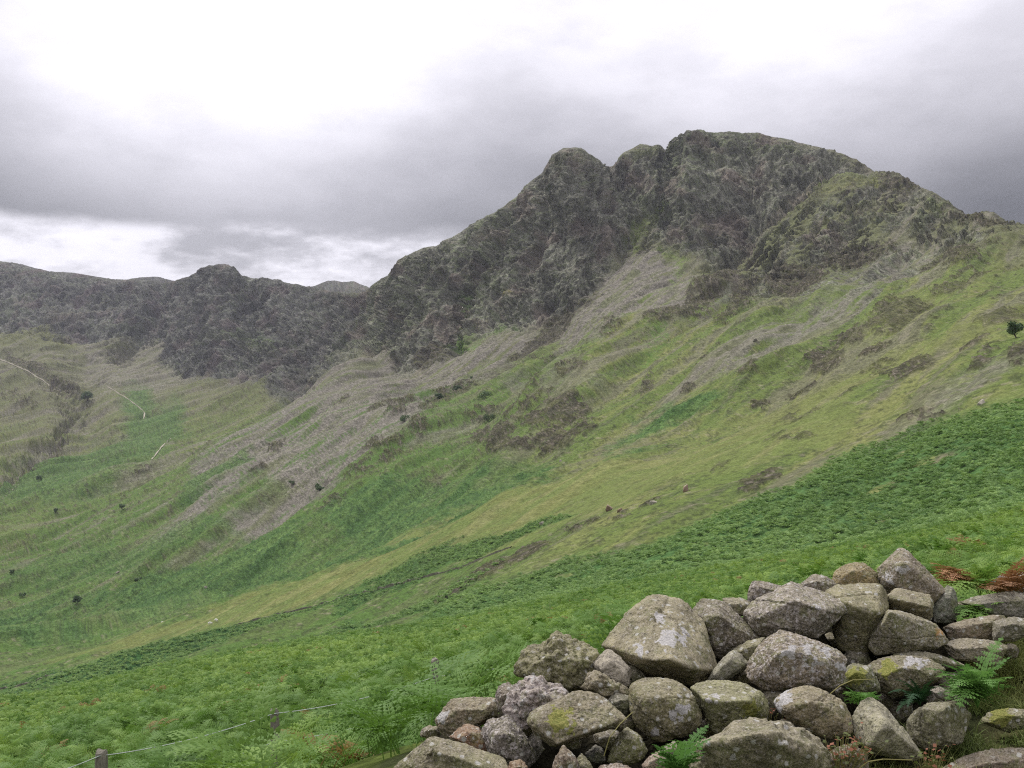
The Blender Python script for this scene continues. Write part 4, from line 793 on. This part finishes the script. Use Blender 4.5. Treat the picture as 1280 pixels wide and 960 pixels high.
# ------------------------------------------------------------------ fence
def mat_simple(name, c1, c2, scale, rough=.9, bump_=.4, bd=.01, stretch=None):
    s = NT(name); t_ = s.n('ShaderNodeTexCoord').outputs['Object']
    if stretch: mp = s.n('ShaderNodeMapping'); mp.inputs['Scale'].default_value = stretch; s.l(t_, mp.inputs[0]); t_ = mp.outputs[0]
    a = s.noise(t_, scale, 5, .65); b = s.noise(t_, scale*5, 4, .6); c = s.mix(s.rng(s.math('ADD', s.math('MULTIPLY', a, .6), s.math('MULTIPLY', b, .4)), .35, .65), c1, c2); s.bump(b, bump_, bd); return s.fin(c, rough, .2)
M_POST = mat_simple('weathered_post', (.10,.09,.07), (.28,.26,.21), 6, stretch=(8,8,1)); M_WIRE = mat_simple('galvanised_wire', (.28,.33,.27), (.42,.47,.40), 30, .6)
def post(root, px, ty, Yd, rad, seed, lean=(0,0), low=None):
    top = W(px, ty, Yd); zb = drop_z(top.x, top.y)-.25; bm = bmesh.new(); r_ = random.Random(seed)
    H = top.z-zb; rings = []; nn = 12; hs = [0,.3,.6,.8,.93,.985,1.0]
    for h in hs:
        ring = []
        for k in range(nn):
            a = 2*PI*k/nn; rr = rad*(1+.06*math.sin(3*a+seed)+.05*r_.uniform(-1,1))*(1 if h < .985 else (.93 if h < 1 else .8))
            ring.append(bm.verts.new((math.cos(a)*rr+lean[0]*H*h, math.sin(a)*rr+lean[1]*H*h, h*H+(.012*math.sin(2*a+seed) if h == 1 else 0))))
        rings.append(ring)
    for a, b in zip(rings, rings[1:]):
        for k in range(nn): bm.faces.new((a[k], a[(k+1)%nn], b[(k+1)%nn], b[k]))
    bm.faces.new(rings[-1]); bm.faces.new(rings[0][::-1])
    me = bpy.data.meshes.new('post'); bm.to_mesh(me); bm.free(); me.materials.append(M_POST); o = bpy.data.objects.new('post', me); C.objects.link(o); o.parent = root
    o.location = Vector((top.x-lean[0]*H, top.y-lean[1]*H, zb))-root.location; return top
fr = empty('wire_fence', Vector((W(342,890,9.5).x, 9.5, drop_z(W(342,890,9.5).x, 9.5)))); tag(fr, 'low post and wire fence half buried in the bracken on the left', 'fence')
tops = [post(fr, -60, 990, 8.4, .045, 1), post(fr, 127, 938, 8.6, .052, 2), post(fr, 343, 886, 9.5, .042, 3, (-.035,0)), post(fr, 544, 824, 9.9, .043, 4), post(fr, 800, 790, 12.5, .045, 5)]
def wire(offs, rad):
    B = Buf(); P = []
    for i in range(len(tops)-1):
        a = tops[i]+Vector((0,-.05,-offs[i])); b = tops[i+1]+Vector((0,-.05,-offs[i+1]))
        for k in range(12): t_ = k/12; P.append(a.lerp(b, t_)-UP*.05*4*t_*(1-t_))
    P.append(tops[-1]+Vector((0,-.05,-offs[-1])))
    for i in range(len(P)-1):
        d = (P[i+1]-P[i]).normalized(); s_ = UP.cross(d).normalized()*rad; t_ = d.cross(s_).normalized()*rad; rg = lambda c_: [c_+s_-fr.location, c_+t_-fr.location, c_-s_-fr.location, c_-t_-fr.location]
        a, b = rg(P[i]), rg(P[i+1])
        for k in range(4): B.quad(a[k], a[(k+1)%4], b[(k+1)%4], b[k])
    B.obj('wire', M_WIRE, fr)
wire([.02,.03,.03,.16,.05], .0045); wire([.3,.3,.3,.42,.3], .004)

# ------------------------------------------------------------------ far things: wall, paths, shrubs, sheep, boulders
M_WALL = mat_simple('dark_wall_stone', (.07,.075,.05), (.16,.15,.11), 1.2); M_PATH = mat_simple('trodden_path', (.24,.22,.165), (.33,.30,.23), .8)
B = Buf(); r_ = random.Random(9); P = []
for px in np.arange(-60, 640, 3.0):
    j = J0+int(round((px-colfine[0])/1.25)); i = int(np.argmin(abs(TS[:, j]-10.0))); P.append(Vector((X[i, j], Y[i, j], Z[i, j])))
prof = []
for i, q in enumerate(P):
    d = (P[min(i+1, len(P)-1)]-P[max(i-1, 0)]); d.z = 0; s_ = d.normalized().cross(UP)*.38; h = .5+.15*math.sin(i*.7)+r_.uniform(-.15,.1)
    if q.x > -20 : h *= .7
    prof.append([q+s_-UP*.8, q+s_*.6+UP*h, q-s_*.6+UP*(h+r_.uniform(-.08,.08)), q-s_-UP*.8])
for a, b in zip(prof, prof[1:]):
    for k in range(3): B.quad(a[k], a[k+1], b[k+1], b[k])
tag(B.obj('field_wall', M_WALL), 'long dark field wall running down the far side of the bracken on the left', 'wall')
def path(pts, wpx):
    B = Buf(); prev = None
    n = 0; Q = []
    for (a, b) in zip(pts, pts[1:]):
        m_ = max(2, int(math.hypot(b[0]-a[0], b[1]-a[1])/1.5))
        for k in range(m_): Q.append((a[0]+(b[0]-a[0])*k/m_, a[1]+(b[1]-a[1])*k/m_))
    Q.append(pts[-1])
    for i, (x, y) in enumerate(Q):
        g = ground_at(x, y, 11); wd = wpx/F*g.y*(.8+.3*math.sin(i*.9)); g = g+Vector((0, -1.0, .8))
        cur = [g-Vector((wd/2, 0, 0)), g+Vector((wd/2, 0, .0)), ]
        if abs((Q[min(i+1,len(Q)-1)][0]-Q[max(i-1,0)][0])) > abs((Q[min(i+1,len(Q)-1)][1]-Q[max(i-1,0)][1])): cur = [g-Vector((0, wd*.4, wd*.4)), g+Vector((0, wd*.4, wd*.4))]
        if prev: B.quad(prev[0], prev[1], cur[1], cur[0])
        prev = cur
    o = B.obj('path', M_PATH); tag(o, kind='structure')
for pp, wp in [([(-20,444),(0,450),(18,457),(35,465),(50,474),(62,482)], 1.6), ([(135,485),(148,492),(160,500),(172,508),(181,516),(180,524)], 1.6), ([(214,549),(206,555),(201,562),(196,568),(190,575)], 1.8), ([(-10,636),(0,628),(10,620),(24,608)], 1.4)]: path(pp, wp)
M_SHRUB = mat_leaf('shrub_leaf', (.045,.085,.03), (.08,.13,.045), None, .15, .5); M_BARK = mat_simple('bark', (.05,.04,.03), (.13,.10,.08), 3)
def shrub(label, px, py, wpx, hpx, seed, cat='shrub', grp='shrubs dotted over the hillside', name='shrub'):
    g = ground_at(px, py); s = g.y/F; wd, ht = wpx*s, hpx*s; root = empty(name, g); tag(root, label, cat, grp); r_ = random.Random(seed)
    B = Buf(); cl_ = [(Vector((r_.uniform(-.36,.36)*wd, r_.uniform(-.3,.3)*wd, ht*r_.uniform(.3,.82))), r_.uniform(.16,.28)*wd) for k in range(9)]
    for c_, rr in cl_:
        for k in range(80):
            v = Vector((r_.gauss(0,1), r_.gauss(0,1), r_.gauss(0,1))).normalized()*rr*r_.uniform(.5, 1.15); v.z *= .8; p_ = c_+v; a = Vector((r_.gauss(0,1), r_.gauss(0,1), r_.gauss(0,1))).normalized(); b = a.cross(v if v.length > 0 else UP).normalized(); z_ = ht*.055
            B.quad(p_-a*z_, p_+b*z_, p_+a*z_, p_-b*z_)
    B.obj('crown', M_SHRUB, root); T_ = Buf()
    for k in range(3):
        top = cl_[k*3][0]; b0 = Vector((r_.uniform(-.03,.03)*wd, 0, -ht*.08)); w0 = ht*.035; w1 = ht*.012
        for (sx_, sy_) in ((1,0),(0,1)):
            u = Vector((sx_, sy_, 0)); T_.quad(b0-u*w0, b0+u*w0, top+u*w1, top-u*w1)
    T_.obj('trunk', M_BARK, root)
for i, (lab, px, py, w_, h_) in enumerate([
   ('dark round thorn tree alone at the lower edge of the scree, in the middle left',398,612,13,13),('dark bush alone on the green slope at the far left',97,755,12,12),('small dark bush at the left edge above the lone dark bush',27,743,9,6),
   ('tiny dark bush nearest the left edge',17,729,7,6),('spreading green bush right of the lone dark bush on the left slope',170,725,10,8),('little bush just below and left of the dark round thorn tree',391,623,6,6),('small bush on the scree left of the dark round thorn tree',367,611,7,6),
   ('dark tree at the head of the rocky stream bed on the left',110,506,16,14),('dark shrub clinging to rocks at the right edge, the largest bush',1273,428,20,22),('dark shrub at the left end of the row above the middle crag',551,509,12,9),
   ('second dark shrub of the row above the middle crag',574,493,13,10),('topmost small shrub above the middle crag',588,477,9,8),('broad dark shrub on the grassy shoulder above the middle crag',605,497,20,10),
   ('dark shrub touching the top of the middle crag on its left',606,516,16,9),('low shrub below the scree, left of the row above the middle crag',512,503,9,7),('wide low shrub under the row above the middle crag',508,532,14,9),
   ('bush on the grass below the left scree',153,639,9,7),('pair of bushes merged in the stream gully at the left',50,605,10,7),('small dark bush on the slope left of the twin scree tongues',70,642,6,6)]):
    shrub(lab, px, py, w_, h_, 200+i)
M_FLEECE = mat_simple('fleece', (.55,.53,.48), (.75,.73,.68), 8); M_FACE = mat_simple('sheep_skin', (.06,.05,.05), (.14,.12,.11), 8)
def sheep(label, px, py, ang):
    g = ground_at(px, py); bm = bmesh.new(); J = [((0,0,.62),.24),((-.35,0,.64),.25),((.3,0,.62),.23),((.5,0,.60),.12),((.66,0,.42),.085),((.78,0,.32),.05),((-.56,0,.6),.05),((-.6,0,.42),.03)]
    E = [(0,1),(0,2),(2,3),(3,4),(4,5),(1,6),(6,7)]
    for (bx, at_) in ((.3,2),(-.36,1)):
        for sy in (-.13,.13):
            k = len(J); J += [((bx,sy,.42),.085),((bx-.02,sy,.22),.045),((bx,sy,.02),.035)]; E += [(at_,k),(k,k+1),(k+1,k+2)]
    me = bpy.data.meshes.new('sheep'); me.from_pydata([j[0] for j in J], E, []); o = bpy.data.objects.new('sheep', me); C.objects.link(o); me.materials.append(M_FLEECE)
    m_ = o.modifiers.new('skin', 'SKIN'); m_.use_smooth_shade = True
    for i, j in enumerate(J): me.skin_vertices[0].data[i].radius = (j[1], j[1])
    me.skin_vertices[0].data[0].use_root = True; o.modifiers.new('sub', 'SUBSURF').levels = 1
    o.location = g+Vector((0,0,.05)); o.rotation_euler = (0,0,ang); o.scale = (1.25,)*3; tag(o, label, 'sheep', 'white sheep grazing on the far pasture')
sheep('white sheep on the yellow pasture, the lower left of the two side by side', 264, 786, .3); sheep('white sheep on the yellow pasture, the upper right of the two side by side', 272, 783, 2.6); sheep('lone white sheep in the green bracken left of the pair of sheep', 204, 783, 1.2)
bl = [("pale boulder on the left slope above the pair of sheep",147,718,4,3),("pale boulder in the bracken just above the yellow pasture",262,748,4,3),("pale boulder below the small dark bush at the left edge",30,758,4,3),
 ("reddish boulder on the grass right of the near brown crag",762,640,12,8),("grey boulder beside the reddish boulder on the grass",776,643,7,6),("pinkish flat boulder higher on the spur right of the reddish boulder",818,631,12,5),
 ("pale grey boulder at the upper edge of the dark bracken on the right",1228,507,14,8),("brown boulder perched above the dark bracken on the spur",858,617,9,10),("grey boulder below the middle crag on the green hollow",678,657,9,6),
 ("small pale boulder under the middle crag",700,577,5,4),("dark boulder on the upper right slope beside the scree",945,432,8,4),("grey rock sticking out of the near brown crag's left tip",560,750,10,6)]
for i, (lab, px, py, w_, h_) in enumerate(bl):
    g = ground_at(px, py); s_ = g.y/F; r_ = np.random.default_rng(i+60); pts = [g+Vector((x*w_*s_/2, y*w_*s_/2, z*h_*s_+h_*s_*.2)) for x, y, z in r_.uniform(-1, 1, (16, 3))*np.array([1,1,.75])]
    cc_ = g+Vector((0,0,h_*s_*.2)); t_ = (.32,.29,.26) if 'pale' in lab or 'pink' in lab else ((.22,.13,.10) if 'red' in lab or 'brown boulder' in lab else (.17,.16,.14))
    o = stone_mesh('boulder', pts, cc_, dict(t=t_, Y=g.y), 300+i, M_STONE, 4 if g.y > 150 else 4); tag(o, lab, 'boulder', 'boulders lying on the far hillside')
print('objects', round(time.time()-T0, 1))

# ------------------------------------------------------------------ sky, sun, air, camera

hv = [(x, y, z) for x in (-7300, 7300) for y in (-7300, 7300) for z in (float(Z.min())-1.0-2, float(Z.max())+12)]
hz = arr_mesh('haze', np.array(hv), [np.array([(0,1,3,2),(4,6,7,5),(0,4,5,1),(2,3,7,6),(0,2,6,4),(1,5,7,3)])], bpy.data.materials.new('air')); hz['kind'] = 'stuff'
hm = hz.data.materials[0]; hm.use_nodes = True; hm.node_tree.nodes.clear(); ho = hm.node_tree.nodes.new('ShaderNodeOutputMaterial'); pv = hm.node_tree.nodes.new('ShaderNodeVolumePrincipled')
pv.inputs['Color'].default_value = (.82,.84,1,1); pv.inputs['Density'].default_value = .5e-4; pv.inputs['Anisotropy'].default_value = .2; hm.node_tree.links.new(pv.outputs[0], ho.inputs['Volume'])
SUN_EL, SUN_AZ = math.radians(52), math.radians(-38)     # azimuth from +Y towards +X
w = bpy.data.worlds.new('World'); bpy.context.scene.world = w; w.use_nodes = True
nt = w.node_tree; nt.nodes.clear()
def wn(k, **kw):
    x = nt.nodes.new(k)
    for a, b in kw.items(): setattr(x, a, b)
    return x
def wl(a, b): nt.links.new(a, b)
def wm(op, a, b=0., c=None):
    x = wn('ShaderNodeMath', operation=op)
    for i, v in enumerate((a, b, c)):
        if v is None: continue
        if isinstance(v, bpy.types.NodeSocket): wl(v, x.inputs[i])
        else: x.inputs[i].default_value = v
    return x.outputs[0]
def wr(v, a, b, c=0., d=1.):
    x = wn('ShaderNodeMapRange'); x.interpolation_type = 'SMOOTHSTEP'; wl(v, x.inputs[0])
    for i, k in enumerate((a, b, c, d)): x.inputs[i+1].default_value = k
    return x.outputs[0]
tc = wn('ShaderNodeTexCoord'); nrm = wn('ShaderNodeVectorMath', operation='NORMALIZE'); wl(tc.outputs['Generated'], nrm.inputs[0])
sep = wn('ShaderNodeSeparateXYZ'); wl(nrm.outputs[0], sep.inputs[0])
dx, dy, dz = sep.outputs
def wnoise(scale, sx, sy, sz, detail=5, rough=.55, off=0):
    mp = wn('ShaderNodeMapping'); mp.inputs['Scale'].default_value = (sx, sy, sz); mp.inputs['Location'].default_value = (off, off*.7, 0); wl(nrm.outputs[0], mp.inputs['Vector'])
    x = wn('ShaderNodeTexNoise'); x.inputs['Scale'].default_value = scale; x.inputs['Detail'].default_value = detail; x.inputs['Roughness'].default_value = rough; wl(mp.outputs[0], x.inputs['Vector']); return x.outputs['Fac']
na = wnoise(3.0, 1, 1, 2.6, 4, .5, 3.1); nb = wnoise(9, 1, 1, 2.2, 6, .6, 1.3); nc_ = wnoise(9, 1, 1, 2.6, 6, .6, 8.0)
def blob(px, py, k):
    v = Vector(((px-CX)/F, 1, (CY-py)/F)).normalized()
    d = wn('ShaderNodeVectorMath', operation='DISTANCE'); wl(nrm.outputs[0], d.inputs[0]); d.inputs[1].default_value = v
    return wr(d.outputs['Value'], 0, k, 1, 0)
el = wm('ADD', dz, wm('MULTIPLY', wm('SUBTRACT', na, .5), .10))
base = wr(el, .125, .37, .215, 1.02)                           # grey underside to bright overhead
base = wm('ADD', base, wr(el, .38, .8, 0, .55))
base = wm('ADD', base, wm('MULTIPLY', blob(300, 60, .30), .55))
base = wm('ADD', base, wm('MULTIPLY', blob(960, -20, .30), .22))
base = wm('SUBTRACT', base, wm('MULTIPLY', blob(1280, 160, .28), .10))
low = wm('ADD', dz, wm('MULTIPLY', wm('SUBTRACT', nb, .5), .035))
gap = wm('MULTIPLY', wr(low, .160, .140), wr(dx, .02, -.10))    # the break under the cloud on the left
gapv = wr(nc_, .40, .64, .52, 1.05)
mx = wn('ShaderNodeMix'); wl(gap, mx.inputs[0]); wl(base, mx.inputs[2]); wl(gapv, mx.inputs[3])
val = wm('MULTIPLY', mx.outputs[0], wr(nb, .3, .7, .91, 1.09))
cm = wn('ShaderNodeCombineColor'); wl(wm('MULTIPLY', val, 1.0), cm.inputs[0]); wl(wm('MULTIPLY', val, .972), cm.inputs[1]); wl(wm('MULTIPLY', val, 1.055), cm.inputs[2])
bgc = wn('ShaderNodeBackground'); wl(cm.outputs[0], bgc.inputs[0]); bgc.inputs[1].default_value = 1.0
skyt = wn('ShaderNodeTexSky', sky_type='NISHITA'); skyt.sun_disc = False; skyt.sun_elevation = SUN_EL; skyt.sun_rotation = SUN_AZ
bgn = wn('ShaderNodeBackground'); wl(skyt.outputs[0], bgn.inputs[0]); bgn.inputs[1].default_value = .1
ms = wn('ShaderNodeMixShader'); ms.inputs[0].default_value = .92; wl(bgn.outputs[0], ms.inputs[1]); wl(bgc.outputs[0], ms.inputs[2])
wo = wn('ShaderNodeOutputWorld'); wl(ms.outputs[0], wo.inputs[0])
sl = bpy.data.lights.new('sun', 'SUN'); sl.energy = 3.3; sl.angle = math.radians(10); sl.color = (1, .97, .92)
so = bpy.data.objects.new('sun', sl); C.objects.link(so)
sd = Vector((math.sin(SUN_AZ)*math.cos(SUN_EL), math.cos(SUN_AZ)*math.cos(SUN_EL), math.sin(SUN_EL)))
so.rotation_euler = sd.to_track_quat('Z', 'Y').to_euler()
cam = bpy.data.cameras.new('camera'); co_ = bpy.data.objects.new('camera', cam); C.objects.link(co_)
cam.sensor_width = 36; cam.lens = 36*F/1280; co_.rotation_euler = (PI/2, 0, 0); cam.clip_end = 60000; cam.clip_start = .05
sc = bpy.context.scene; sc.camera = co_
sc.render.engine = 'CYCLES'; sc.cycles.use_denoising = False; sc.cycles.pixel_filter_type = 'BLACKMAN_HARRIS'; sc.cycles.filter_width = 1.15
sc.view_settings.view_transform = 'Standard'; sc.view_settings.look = 'None'; sc.view_settings.exposure = 0; sc.view_settings.gamma = 1
sc.cycles.max_bounces = 5; sc.cycles.diffuse_bounces = 3; sc.cycles.volume_bounces = 0
print('done', round(time.time()-T0, 1))
